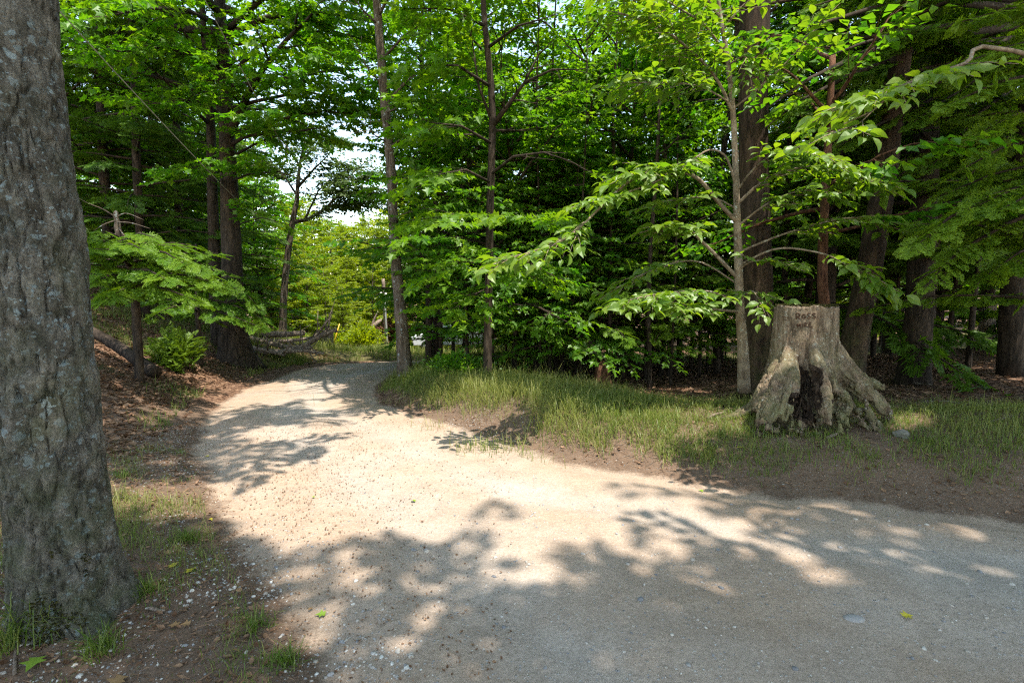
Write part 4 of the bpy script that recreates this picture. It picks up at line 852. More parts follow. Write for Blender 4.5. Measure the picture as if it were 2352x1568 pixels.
    limbs = [(L((672, 510, Y), (705, 505, Y), (750, 478, Y), (785, 435, Y-.3), (815, 390, Y-.4)), .09), (L((750, 478, Y), (790, 470, Y+.3), (830, 470, Y+.5)), .04), (L((684, 430, Y), (720, 390, Y-.3), (760, 350, Y-.5)), .06), (L((688, 380, Y), (660, 340, Y+.4), (640, 300, Y+.5)), .05),
             (L((785, 435, Y-.3), (820, 420, Y-.6), (850, 400, Y-.7)), .03), (L((683, 450, Y), (650, 400, Y), (620, 370, Y)), .05), (L((690, 372, Y), (730, 330, Y+.3), (770, 320, Y+.4)), .05), (L((700, 505, Y), (730, 440, Y+.5), (770, 400, Y+.8)), .05), (L((690, 372, Y), (700, 320, Y), (690, 290, Y)), .05), (L((740, 485, Y), (790, 440, Y-.6), (840, 440, Y-.9)), .03)]
    make_tree("bare_branched_tree", "thin half bare tree with sparse dull leaves standing against the strip of sky", "tree", base, tr, [.17, .14, .13, .12, .11, .09, .07, .05], limbs, M['bark_grey'], M['pale'], rng, sides=12, sub=9, twig=9, per=11, T=KITE, size=.16, subL=.6, twL=.7)
centre_trees()

def right_trees():
    # big hemlock trunks behind the sapling and the stump
    specs = [("hemlock", "thick dark trunk directly behind the slim pale young tree, rising into hemlock boughs", [(1746, 880), (1738, 700), (1733, 500), (1730, 300), (1728, 100), (1726, -150), (1720, -600), (1716, -1100)], 8.6, [.27, .235, .23, .225, .20, .17, .11, .04], 61, 'bark_red', (.72, 1)),
             ("hemlock", "hemlock trunk leaning right just behind the carved stump", [(1945, 850), (1975, 720), (2000, 600), (2025, 450), (2050, 270), (2075, 80), (2110, -250), (2140, -700)], 8.2, [.21, .185, .175, .165, .15, .135, .09, .03], 62, 'bark_red', (.7, 1)),
             ("hemlock", "broad dark trunk deep in the shade right of the leaning hemlock", [(2108, 850), (2112, 700), (2118, 550), (2125, 400), (2130, 200), (2140, -100), (2150, -500)], 9.6, [.25, .22, .21, .20, .18, .12, .04], 63, 'bark_dark', (.4, 1))]
    for nm, lab, pp, Y, rad, s, bm, (f0, f1) in specs:
        rng = rg(s); base = GX(pp[0][0], Y); tr = [base - [0, 0, .15]] + [P(x, y, Y) for x, y in pp[1:]]
        make_hemlock(nm, lab, base, tr, rad, rng, M[bm], M['hemlock'], n=24, f0=f0, f1=f1, L=lambda g: 3.1*(1-g)**.6 + .5, size=.42, per=9, gap=True, sides=18, n_ring=40, flare=flare_fn(5, .35, s, 3))
    # foreground hemlock boughs: tree just outside the right edge
    rng = rg(64); base = np.array([7.6, 7.0, H(7.6, 7.0)])
    tr = [base, base + [0, 0, 3], base + [.1, 0, 8], base + [0, 0, 14]]
    ex = [px_path(a) for a in ([(2560, 380, 6.9), (2400, 410, 6.3), (2280, 450, 5.9), (2180, 500, 5.6), (2110, 560, 5.4)], [(2560, 430, 6.9), (2420, 470, 6.4), (2300, 520, 6.0), (2200, 580, 5.8), (2140, 640, 5.6)], [(2560, 330, 6.9), (2440, 380, 6.3), (2340, 430, 5.9), (2250, 470, 5.6)],
          [(2560, 500, 6.9), (2440, 540, 6.5), (2340, 580, 6.2), (2270, 630, 6.1)], [(2560, 100, 6.9), (2430, 80, 6.4), (2310, 110, 6.1), (2200, 150, 5.9)], [(2560, 250, 6.9), (2440, 240, 6.6), (2340, 260, 6.3), (2260, 300, 6.2)], [(2560, 480, 6.9), (2460, 430, 6.0), (2380, 440, 5.6), (2300, 480, 5.3)], [(2560, 180, 6.9), (2420, 160, 6.4), (2290, 190, 6.0), (2180, 240, 5.8)], [(2560, 300, 6.9), (2420, 310, 6.5), (2300, 340, 6.2), (2190, 400, 6.0)], [(2560, 60, 6.9), (2430, 20, 6.4), (2320, 20, 6.1), (2210, 50, 5.9)], [(2560, 420, 7.2), (2430, 440, 7.0), (2310, 480, 6.8), (2200, 540, 6.7)], [(2560, 350, 7.2), (2420, 370, 7.0), (2280, 400, 6.9), (2160, 450, 6.8)], [(2560, 540, 6.9), (2450, 580, 6.6), (2360, 620, 6.3)])]
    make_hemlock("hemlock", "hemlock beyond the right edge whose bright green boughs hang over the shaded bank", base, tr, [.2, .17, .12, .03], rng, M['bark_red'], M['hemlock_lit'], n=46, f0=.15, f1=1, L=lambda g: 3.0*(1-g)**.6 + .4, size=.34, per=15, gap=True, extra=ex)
    # sunlit hemlock boughs at the top right
    rng = rg(65); Y = 7.6; base = GX(2330, 9.4); tr = [base, base + [-.1, 0, 3], base + [0, 0, 8], base + [0, 0, 14]]
    ex = [px_path(a) for a in ([(2330, 60, 9.4), (2150, 80, 8.2), (1990, 120, 7.4), (1860, 180, 6.9), (1760, 250, 6.6)], [(2330, 20, 9.4), (2150, 0, 8.4), (2000, 20, 7.7), (1900, 50, 7.2), (1830, 100, 6.9)], [(2330, 120, 9.4), (2180, 150, 8.4), (2040, 200, 7.7), (1930, 250, 7.3), (1850, 290, 7.1)],
         [(2330, 40, 9.4), (2200, 60, 8.0), (2080, 70, 7.4), (1980, 100, 7.0), (1900, 130, 6.8)], [(2330, 150, 9.4), (2250, 180, 8.6), (2170, 230, 8.0), (2100, 280, 7.7)], [(2330, 200, 9.4), (2250, 260, 8.8), (2190, 330, 8.4), (2140, 380, 8.2)], [(2330, 90, 9.4), (2130, 110, 8.6), (1960, 170, 8.1), (1840, 230, 7.9), (1750, 300, 7.8)], [(2330, 180, 9.4), (2160, 220, 8.6), (2010, 290, 8.0), (1900, 350, 7.8)], [(2330, 0, 9.4), (2150, -30, 8.2), (1980, -20, 7.5), (1850, 20, 7.1)], [(2330, 260, 9.4), (2220, 310, 8.9), (2110, 370, 8.5), (2020, 440, 8.3)], [(2330, 130, 9.4), (2200, 140, 8.8), (2080, 170, 8.3), (1980, 220, 8.1), (1890, 250, 8.0)], [(2330, 300, 9.4), (2260, 370, 9.1), (2190, 440, 8.9)])]
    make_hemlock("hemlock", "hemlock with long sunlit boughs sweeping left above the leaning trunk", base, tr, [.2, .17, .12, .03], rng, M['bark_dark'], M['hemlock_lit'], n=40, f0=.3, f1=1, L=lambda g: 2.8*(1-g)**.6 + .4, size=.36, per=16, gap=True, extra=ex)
    # thin stems in the dark on the right
    for pxb, Yq, pth, r, lab, s in ((2232, 10.5, [(2236, 700), (2248, 600), (2240, 480)], .06, "thin crooked stem in the dark woods near the right picture edge", 66), (1902, 7.2, [(1900, 780), (1893, 700), (1890, 560)], .09, "reddish decayed trunk between the carved stump and the leaning hemlock", 67), (1760, 9.4, [(1758, 700), (1752, 500), (1748, 300)], .16, "dark trunk half hidden right behind the thick hemlock at the young tree", 68)):
        rng = rg(s); b = GX(pxb, Yq); t = [b - [0, 0, .1]] + [P(x, y, Yq) for x, y in pth]
        make_tree("slender_tree", lab, "tree", b, t + [t[-1] + [0, 0, 2.5]], [r, r*.85, r*.8, r*.7, r*.4], auto_limbs(np.array([t[-1], t[-1] + [0, 0, 2.5]]), rng, 7, 0, 1, lambda g: 1.5, 0, 40), M['rotten' if s == 67 else 'bark_dark'], M['understory'], rng, sub=4, twig=5, per=9, size=.14)
right_trees()
def shade_tree():
    for s, x, y, lab in ((69, 5.6, -2.2, "spreading maple behind the camera whose high crown dapples the road with shade"), (70, 9.6, 1.2, "spreading maple right of the camera whose high crown shades the stump")):
        rng = rg(s); b = np.array([x, y, H(x, y)]); tr = [b - [0, 0, .2], b + [0, 0, 4], b + [-.3, .2, 8], b + [-.5, .4, 12], b + [-.6, .5, 16]]
        limbs = auto_limbs(np.array(smooth_path(tr, 20)), rng, 56, .52, .99, lambda g: 6.2*(1 - .35*g), 12, 42)
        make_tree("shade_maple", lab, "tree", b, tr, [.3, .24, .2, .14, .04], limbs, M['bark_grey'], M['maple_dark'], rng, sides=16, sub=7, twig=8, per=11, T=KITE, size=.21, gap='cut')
shade_tree()

def left_hemlocks():
    specs = [("hemlock", "dark hemlock whose boughs hang behind the huge lichened trunk", 335, 14.0, [.11, .10, .08, .05, .02], 14, 71, 'hemlock', .10, 2.8), ("hemlock", "second dark hemlock deeper in the shade on the left bank", 262, 15.5, [.15, .13, .1, .07, .03], 15, 72, 'hemlock', .12, 3.4), ("hemlock", "hemlock with wide dark boughs behind the slim dark trunk on the left", 425, 18.0, [.15, .13, .1, .07, .03], 15, 73, 'hemlock', .08, 3.3)]
    for nm, lab, px, Y, rad, h, s, lm, f0, Lm in specs:
        rng = rg(s); b = GX(px, Y); tr = [b - [0, 0, .1], b + [0, 0, h*.25], b + [.1, 0, h*.5], b + [0, .1, h*.75], b + [0, 0, h]]
        make_hemlock(nm, lab, b, tr, rad, rng, M['bark_dark'], M[lm], n=80, f0=f0, f1=1, L=lambda g, Lm=Lm: Lm*(1-g)**.6 + .4, size=.55, per=8, gap=False)
    # young hemlock with a broken grey top, its boughs catching the sun
    rng = rg(74); Y = 8.4; b = GX(312, Y)
    tr = [b - [0, 0, .1]] + [P(x, y, Y) for x, y in ((308, 660), (290, 590), (272, 530), (266, 495))]
    L = lambda *a: px_path(a)
    ex = [L((300, 640, Y), (360, 625, Y-.4), (430, 632, Y-.7), (515, 655, Y-.8)), L((296, 610, Y), (360, 590, Y-.3), (420, 598, Y-.6), (480, 625, Y-.6)), L((290, 590, Y), (330, 570, Y-.5), (380, 580, Y-.9), (430, 610, Y-1.1)), L((302, 650, Y), (350, 655, Y-.8), (400, 670, Y-1.2), (450, 690, Y-1.3)),
          L((290, 590, Y), (250, 575, Y-.5), (215, 590, Y-.8)), L((280, 555, Y), (320, 535, Y-.4), (355, 545, Y-.7)), L((276, 545, Y), (240, 530, Y-.4), (205, 545, Y-.7)), L((300, 640, Y), (260, 630, Y-.8), (220, 645, Y-1.2)), L((305, 660, Y), (280, 665, Y-1.2), (240, 690, Y-1.6)),
          L((285, 570, Y), (300, 560, Y-.8), (320, 570, Y-1.3)), L((304, 655, Y), (420, 640, Y+.4), (500, 665, Y+.7)), L((298, 620, Y), (340, 620, Y-1.0), (380, 640, Y-1.5))]
    def snag(bk, lf):
        tube(bk, smooth_path(px_path([(276, 548, Y), (270, 520, Y), (267, 495, Y), (266, 484, Y)]), 10), [.048, .046, .044, .042, .04, .038, .036, .034, .03, .012], 10, .25)
        for a in ([(268, 500, Y), (235, 480, Y-.1), (205, 468, Y-.2), (180, 455, Y-.3)], [(268, 505, Y), (240, 515, Y-.2), (215, 530, Y-.2)], [(266, 510, Y), (300, 512, Y-.2), (345, 525, Y-.3)], [(266, 500, Y), (290, 490, Y), (330, 505, Y-.1)], [(272, 530, Y), (258, 545, Y-.1)], [(270, 520, Y), (285, 540, Y-.1), (290, 548, Y-.1)]): tube(bk, smooth_path(px_path(a), 8), np.linspace(.013, .003, 8), 5, .1)
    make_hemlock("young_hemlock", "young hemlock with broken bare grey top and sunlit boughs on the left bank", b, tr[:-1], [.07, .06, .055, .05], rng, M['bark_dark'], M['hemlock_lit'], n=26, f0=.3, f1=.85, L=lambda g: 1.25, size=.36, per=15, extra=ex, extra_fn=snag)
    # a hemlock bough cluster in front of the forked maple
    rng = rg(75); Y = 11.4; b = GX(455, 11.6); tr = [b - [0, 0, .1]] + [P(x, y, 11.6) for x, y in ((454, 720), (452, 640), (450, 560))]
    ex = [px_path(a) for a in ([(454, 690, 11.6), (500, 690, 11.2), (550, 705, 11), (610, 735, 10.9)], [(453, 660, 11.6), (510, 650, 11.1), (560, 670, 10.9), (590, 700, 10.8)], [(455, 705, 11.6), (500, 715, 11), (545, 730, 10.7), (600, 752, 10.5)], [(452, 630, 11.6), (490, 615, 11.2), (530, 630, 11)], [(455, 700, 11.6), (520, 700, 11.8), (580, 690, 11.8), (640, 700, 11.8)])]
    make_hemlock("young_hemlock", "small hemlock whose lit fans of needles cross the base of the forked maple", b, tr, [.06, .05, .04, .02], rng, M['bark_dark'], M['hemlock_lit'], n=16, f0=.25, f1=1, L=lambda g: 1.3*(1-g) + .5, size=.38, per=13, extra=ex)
left_hemlocks()

# ------------------------------------------------------------------ forest repeats: build one of each kind, then copy
PROTO = {}
def proto(key):
    s = {'maple_a': 101, 'maple_b': 102, 'bright_a': 103, 'bright_b': 104, 'under_a': 105, 'under_b': 106, 'under_c': 107, 'hem_a': 108, 'hem_b': 109, 'pole_a': 110, 'pole_b': 111, 'yhem_a': 112}[key]
    rng = rg(s); o = np.zeros(3)
    if key[:5] in ('maple', 'brigh'):
        h = 15 if key[-1] == 'a' else 13; br = key[:5] == 'brigh'; tr = np.array([[0, 0, -.6], [.05, 0, h*.3], [-.15, .1, h*.6], [.1, 0, h]])
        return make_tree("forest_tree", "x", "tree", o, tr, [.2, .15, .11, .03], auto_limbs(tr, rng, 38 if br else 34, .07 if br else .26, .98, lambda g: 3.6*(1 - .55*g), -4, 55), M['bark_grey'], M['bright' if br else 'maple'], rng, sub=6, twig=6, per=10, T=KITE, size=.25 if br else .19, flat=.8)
    if key[:5] == 'under':
        h = {'a': 7.5, 'b': 6, 'c': 9}[key[-1]]; tr = np.array([[0, 0, -.5], [.05, 0, h*.35], [-.08, .05, h*.7], [0, 0, h]])
        return make_tree("understory_tree", "x", "tree", o, tr, [.065, .05, .035, .01], auto_limbs(tr, rng, 26, .22, .98, lambda g: 2.1*(1 - .5*g) + .3, -5, 40), M['bark_dark'], M['understory'], rng, sub=5, twig=6, per=10, T=MAPLE if key[-1] != 'c' else KITE, size=.14, subL=.45)
    if key[:3] == 'hem':
        h = 15; tr = np.array([[0, 0, -.6], [0, 0, h*.3], [.05, 0, h*.6], [0, 0, h]])
        return make_hemlock("forest_hemlock", "x", o, tr, [.19, .15, .1, .02], rng, M['bark_dark'], M['hemlock'], n=70, f0=.10 if key[-1] == 'a' else .2, f1=1, L=lambda g: 3.1*(1-g)**.65 + .35, T=SPRAY_S, size=.62, per=8)
    if key[:4] == 'yhem':
        h = 5; tr = np.array([[0, 0, -.4], [0, 0, h*.5], [0, 0, h]])
        return make_hemlock("forest_hemlock", "x", o, tr, [.06, .045, .01], rng, M['bark_dark'], M['hemlock_lit'], n=46, f0=.22, f1=1, L=lambda g: 1.7*(1-g)**.7 + .3, T=SPRAY_S, size=.46, per=9)
    if key[:4] == 'pole':
        h = 11; tr = np.array([[0, 0, -.5], [.1, 0, h*.3], [-.1, .1, h*.65], [0, 0, h]])
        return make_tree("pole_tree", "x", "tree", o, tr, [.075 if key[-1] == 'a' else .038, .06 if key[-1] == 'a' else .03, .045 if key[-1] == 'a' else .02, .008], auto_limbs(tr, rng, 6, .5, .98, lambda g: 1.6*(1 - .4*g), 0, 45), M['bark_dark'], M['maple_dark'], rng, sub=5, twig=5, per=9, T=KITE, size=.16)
def plant(key, x, y, rz, sc, label, group):
    loc = (x, y, H(x, y))
    if key not in PROTO:
        r = proto(key); PROTO[key] = r; r.location = loc; r.rotation_euler = (0, 0, rz); r.scale = (sc,)*3; tag(r, label, None, group); return r
    return dup(PROTO[key], loc, rz, sc, label, group)
rr = random.Random(4)
# the thin trunks one can count at the edge of the right-hand woods: (base px, depth, kind, scale)
POLES = [(1240, 10.8, 'pole_b', .8), (1276, 12.6, 'pole_a', .9), (1338, 10.6, 'pole_b', .75), (1412, 11.6, 'pole_a', .8), (1424, 13.8, 'pole_a', 1), (1497, 10.4, 'pole_a', .7), (1520, 12.2, 'pole_a', .9), (1543, 10.8, 'pole_b', .8), (1562, 14.5, 'pole_a', 1.1), (1628, 13, 'pole_b', .9), (1652, 12.5, 'pole_a', 1.2), (1670, 17, 'pole_b', 1), (1160, 12, 'pole_b', .8), (1062, 15, 'pole_b', .9), (1800, 13, 'pole_a', 1.1), (1845, 14.5, 'pole_a', 1.4), (2050, 13, 'pole_b', 1), (2180, 14, 'pole_a', .9), (2310, 12.5, 'pole_b', 1.1)]
for i, (px, Y, k, sc) in enumerate(POLES):
    p = GX(px, Y); plant(k, p[0], p[1], rr.uniform(0, 6.3), sc, "thin dark bare trunk rising from the leaf strewn floor of the right hand woods", "thin trunks of the right hand woods")
# low leafy maples between them
UND = [(1130, 10.9, 'under_b', .62), (1215, 11.6, 'under_b', .7), (1265, 11.0, 'under_b', .6), (1325, 12.2, 'under_b', .75), (1375, 11.4, 'under_b', .66), (1430, 12.0, 'under_b', .72), (1485, 11.3, 'yhem_a', .7), (1545, 12.8, 'under_b', .75), (1610, 12.0, 'yhem_a', .8), (985, 15.2, 'under_b', .6), (1010, 12.5, 'under_a', .9), (1075, 11.0, 'under_b', .8), (1180, 11.0, 'under_b', .9), (1230, 13, 'under_a', 1.0), (1290, 11.8, 'under_b', .9), (1350, 13.5, 'under_c', 1), (1400, 11.0, 'yhem_a', .9), (1450, 12.5, 'under_a', 1), (1500, 14, 'yhem_a', 1.1), (1540, 12, 'yhem_a', 1.0), (1590, 13.5, 'under_c', .9), (1120, 15, 'under_c', 1.1), (1210, 17, 'under_a', 1.2), (1320, 18, 'under_c', 1.2), (1440, 17, 'under_a', 1.3), (1560, 18, 'under_c', 1.2), (1660, 15, 'yhem_a', 1.2), (1040, 18, 'under_a', 1.1), (1880, 15, 'yhem_a', 1.3), (2010, 14, 'yhem_a', 1.2)]
for i, (px, Y, k, sc) in enumerate(UND):
    p = GX(px, Y); hm = k[0] == 'y'
    plant(k, p[0], p[1], rr.uniform(0, 6.3), sc, "low young hemlock with drooping boughs among the thin trunks of the right hand woods" if hm else "small leafy maple among the thin trunks of the right hand woods", "young hemlocks of the right hand woods" if hm else "young maples of the right hand woods")
BACK = []
def zone(n, y0, y1, a0, a1, kinds, label, group, sc=(.85, 1.25), mind=2.3, seed=1):
    r = random.Random(seed); c = 0; t = 0
    while c < n and t < 4000:
        t += 1; Y = math.sqrt(r.uniform(y0*y0, y1*y1)); a = r.uniform(a0, a1); x = a*Y
        _, rb, lb, sd = terrain(np.array([x]), np.array([Y]))
        if sd[0] < 1.2 or any(math.hypot(x-u, Y-v) < mind for u, v in BACK): continue
        if ((x + 5)/5.5)**2 + ((Y - 43)/7)**2 < 1: continue
        BACK.append((x, Y)); k = r.choice(kinds); plant(k, x, Y, r.uniform(0, 6.3), r.uniform(*sc), label, group); c += 1
zone(13, 12, 21, .58, 1.4, ['hem_a', 'hem_b'], "tall hemlock standing in the deep shade of the right hand woods", "tall hemlocks of the right hand woods", seed=3)
zone(8, 20, 32, -.05, 1.2, ['maple_a', 'maple_b', 'bright_b'], "tall tree far back in the right hand woods", "tall trees far back on the right", seed=4)
zone(20, 17, 34, -.08, 1.0, ['under_a', 'under_c', 'under_b'], "small leafy tree far back in the right hand woods", "small trees far back on the right", seed=5, mind=1.5)
zone(26, 32, 62, -.12, 1.1, ['maple_a', 'bright_a', 'bright_b', 'maple_b'], "distant tree closing the view through the right hand woods", "distant trees on the right", (1.0, 1.4), 2.8, 6)
zone(13, 14, 30, -1.35, -.52, ['hem_a', 'hem_b', 'maple_a'], "tall dark tree behind the hemlocks on the left bank", "tall dark trees of the left bank", seed=7)
zone(12, 27, 50, -1.2, -.46, ['maple_b', 'bright_b', 'maple_a'], "tall tree far up the left bank", "tall trees far up the left bank", seed=8)
zone(6, 17, 27, -.66, -.48, ['yhem_a', 'under_b', 'under_a'], "small sunlit tree beyond the fallen branches on the left bank", "small trees beyond the fallen branches", (.7, 1.0), 1.6, 9)
# sunlit trees closing the view beyond the bend, kept low enough to leave the sky gap open
FAR = [(-.47, 25, 'bright_b', .34), (-.43, 28, 'bright_a', .40), (-.40, 30, 'bright_b', .44), (-.365, 33, 'bright_a', .42), (-.33, 31, 'bright_b', .36), (-.32, 38, 'bright_a', .44), (-.27, 42, 'bright_b', .5), (-.38, 46, 'bright_b', .8), (-.31, 55, 'bright_b', .85), (-.275, 58, 'bright_a', .85), (-.345, 60, 'bright_a', .85), (-.455, 33, 'bright_a', .62), (-.42, 36, 'bright_b', .72), (-.385, 40, 'bright_a', .66), (-.35, 44, 'bright_b', .74), (-.32, 49, 'bright_a', .72), (-.29, 53, 'bright_b', .80), (-.265, 50, 'bright_a', .72), (-.235, 52, 'bright_b', .95), (-.40, 50, 'bright_a', .9), (-.36, 56, 'maple_b', .9), (-.30, 62, 'maple_a', .8), (-.22, 44, 'bright_a', .75), (-.26, 62, 'bright_b', .95), (-.34, 36, 'bright_b', .45), (-.44, 44, 'bright_b', .85), (-.195, 36, 'bright_a', .7), (-.33, 66, 'bright_a', .8), (-.17, 40, 'bright_b', .9)]
for a, Y, k, sc in FAR:
    if Y < 38 and -.38 < a < -.3: sc *= .8
    plant(k, a*Y, Y, rr.uniform(0, 6.3), sc, "bright sunlit tree beyond the bend of the road", "sunlit trees beyond the bend")

# ------------------------------------------------------------------ shrubs
def shrub(name, label, base, w, h, leaf, T, n, size, rng, stems=16):
    base = np.asarray(base, float); root = thing(name, base, label, "shrub"); b, l = Acc(), Acc(); pos, ax = [], []
    for k in range(stems):
        a = rng.uniform(0, 6.28); r = math.sqrt(rng.uniform(0, 1)); tip = base + [math.cos(a)*r*w, math.sin(a)*r*w, h*(1 - .55*r*r)*rng.uniform(.65, 1.1)]
        p = smooth_path([base + [math.cos(a)*.05, math.sin(a)*.05, -.03], (base + tip)/2 + rng.normal(0, .05, 3), tip], 8); tube(b, p, np.linspace(.010, .003, 8), 4)
        m = n//stems; f = rng.uniform(.25, 1, m); q = interp_path(p, f) + rng.normal(0, .09*w + .02, (m, 3)); d = nrm(q - base - [0, 0, h*.1]); d[:, 2] = d[:, 2]*.6 + .15
        pos.append(q); ax.append(nrm(d + rng.normal(0, .4, (m, 3))))
    pos, ax = np.concatenate(pos), np.concatenate(ax); pos[:, 2] = np.maximum(pos[:, 2], base[2] + .03)
    stamp(l, T, pos, ax, nrm(np.array([0, 0, 1.]) + rng.normal(0, .5, pos.shape)), size*rng.uniform(.6, 1.3, len(pos)), rng.uniform(.1, 1, len(pos)))
    obj("stems", b.mesh("stems", M['bark_dark'], True, base), root); obj("foliage", l.mesh("foliage", M[leaf], False, base), root)
shrub("shrub", "round yellow green shrub on the brown bank to the left of the road", G(408, 842), .46, .78, 'shrub', SPRAY_S, 640, .17, rg(81), 26)
shrub("shrub", "low green bush in the grass at the foot of the thin straight maple", GX(1058, 9.6), .62, .42, 'understory', KITE, 2600, .075, rg(82), 30)
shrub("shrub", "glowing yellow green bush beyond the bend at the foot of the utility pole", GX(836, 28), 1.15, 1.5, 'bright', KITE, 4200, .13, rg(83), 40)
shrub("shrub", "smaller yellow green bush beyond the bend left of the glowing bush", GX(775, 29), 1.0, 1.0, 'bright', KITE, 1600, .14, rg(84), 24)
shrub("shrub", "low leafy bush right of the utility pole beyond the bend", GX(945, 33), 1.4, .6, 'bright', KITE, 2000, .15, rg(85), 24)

# ------------------------------------------------------------------ pole, cables, debris beyond the bend
def pole():
    Y = 32; b0 = GX(887, Y); top = P(880, 640, Y); root = thing("utility_pole", b0, "bare wooden utility pole with a grey conduit beyond the bend", "utility pole")
    b = Acc(); tube(b, np.linspace(b0 - [0, 0, .3], top, 14), np.linspace(.125, .10, 14), 12, .02); obj("post", b.mesh("post", M['deadwood'], True, b0), root)
    c = Acc(); f = lambda t: b0 + (top - b0)*t; o = np.array([.06, -.12, 0]); tube(c, np.linspace(f(.02) + o, f(.70) + o, 6), .06, 8); obj("conduit", c.mesh("conduit", M['galv'], True, b0), root)
    i = Acc(); p = f(.775) + np.array([.02, -.2, 0])
    for dx in (-.14, .14): tube(i, [p + [dx, 0, -.12], p + [dx, 0, -.05], p + [dx, 0, .02], p + [dx, 0, .14]], [.05, .09, .06, .08], 10)
    obj("insulator", i.mesh("insulator", M['porcelain'], True, b0), root)
    k = Acc(); tube(k, [p + [-.35, .05, -.16], p + [.35, .05, -.16]], .045, 6); obj("bracket", k.mesh("bracket", M['galv'], True, b0), root)
    for j, (A, lab) in enumerate((((300, -330, 6.2), "upper thin overhead cable running down to the utility pole"), ((60, -60, 6.5), "lower thin overhead cable running down to the utility pole"))):
        a = P(*A); e = f(.80 - .06*j) + np.array([-.05, -.1, 0]); t = np.linspace(0, 1, 40)[:, None]; w = a + (e - a)*t; w[:, 2] -= (1.6 + j*.6)*4*(t*(1-t))[:, 0]*.55
        ac = Acc(); tube(ac, w - a, .007, 5); o_ = obj("overhead_cable", ac.mesh("overhead_cable", M['wire']), None, a); tag(o_, lab, "cable", "overhead cables")
        if j == 1:
            mk = Acc(); s = 17; tube(mk, (w - a)[s:s+2]*[1, 1, 1], .014, 6); mo = obj("marker_sleeve", mk.mesh("marker_sleeve", M['orange']), o_)
    g = Acc(); gb = GX(760, 26); tube(g, [gb, gb + [.40, .1, 1.35]], .026, 8); o_ = obj("guy_wire_guard", g.mesh("guy_wire_guard", M['yellow'], True, gb), None, gb); tag(o_, "leaning yellow plastic guy wire guard among bushes beyond the bend", "guard")
pole()
def root_wad():
    rng = rg(91); c = GX(928, 35) + np.array([0, 0, .9]); a = Acc()
    for k in range(230):
        d = nrm(rng.normal(0, 1, 3)*[1.5, .7, .9]); p = c + d*rng.uniform(.3, 1.0)*np.array([2.2, .9, 1.3]); q = [p]
        for s in range(4): d = nrm(d + rng.normal(0, .5, 3)); q.append(q[-1] + d*.3)
        q = np.array(q); q[:, 2] = np.maximum(q[:, 2], c[2] - 1.1); tube(a, smooth_path(q, 8), np.linspace(rng.uniform(.04, .11), .015, 8), 5, .1)
    o = obj("root_wad", a.mesh("root_wad", M['rotten'], True, c), None, c); tag(o, "torn brown mass of upturned roots beside the utility pole", "roots")
    a = Acc(); p = smooth_path([GX(826, 33), P(845, 768, 33), P(862, 745, 33), P(875, 735, 33.4)], 14); tube(a, p - p[0], np.linspace(.26, .1, 14), 8, .08); tube(a, smooth_path([p[6]-p[0], P(858, 738, 33)-p[0], P(868, 715, 33)-p[0]], 8), np.linspace(.12, .04, 8), 6, .1)
    tag(obj("leaning_snag", a.mesh("leaning_snag", M['deadwood']), None, p[0]), "pale leaning dead trunk above the glowing bush beyond the bend", "dead tree")
    b = GX(750, 23); a = Acc(); tube(a, np.array([[0, 0, -.1], [0, 0, .4], [.02, 0, .8], [.03, 0, .92]]), [.30, .26, .25, .22], 14, .12, 4)
    for x in (-.05, .08): tube(a, [[x, 0, .85], [x + .02, 0, 1.2], [x + .03, .02, 1.75]], [.05, .035, .015], 6, .1)
    tag(obj("broken_stump", a.mesh("broken_stump", M['deadwood'], True), None, b), "small pale broken stump with two upright splinters past the fallen branches", "stump")
    rng = rg(92); b = GX(1386, 9.8); a = Acc(); n = 26; sd = 30; th = np.linspace(0, 2*np.pi, sd, endpoint=False); z = np.linspace(-.1, .52, n)
    R = np.interp(z, [-.1, .05, .3, .52], [.26, .19, .145, .11])[:, None]*(1 + .5*fbm(np.stack([np.tile(np.cos(th)*2, n), np.tile(np.sin(th)*2, n), np.repeat(z*2, sd)], 1), 3, 3).reshape(n, sd)); zz = np.repeat(z[:, None], sd, 1).copy(); zz[-5:] += .22*vnoise(np.stack([np.cos(th)*3, np.sin(th)*3, 0*th], 1), 8)[None, :]*np.linspace(.2, 1, 5)[:, None]
    v = np.stack([R*np.cos(th), R*np.sin(th), zz], -1).reshape(-1, 3); i = np.arange(n-1)[:, None]*sd; j = np.arange(sd)[None, :]
    a.add(v, [np.stack([i+j, i+(j+1) % sd, i+sd+(j+1) % sd, i+sd+j], -1).reshape(-1, 4)]); a.f.setdefault(sd, []).append(np.array([np.arange(sd) + (n-1)*sd]))
    tag(obj("rotten_stump", a.mesh("rotten_stump", M['rotten']), None, b), "jagged dark rotten stump at the edge of the right hand woods", "stump")
    b = GX(2266, 15.5); a = Acc(); tube(a, np.array([[0, 0, -.2], [0, 0, .3], [.05, 0, .9], [.08, 0, 1.35]]), [.32, .22, .19, .15], 16, .15, 9); tube(a, [[.1, 0, .5], [.35, -.1, .15], [.6, -.15, -.05]], [.1, .08, .04], 7, .1); tube(a, [[.08, 0, 1.2], [.3, 0, 1.32], [.5, 0, 1.33]], [.05, .03, .02], 6)
    tag(obj("broken_snag", a.mesh("broken_snag", M['deadwood']), None, b), "short broken trunk catching light in the dark woods at the far right", "dead tree")
root_wad()
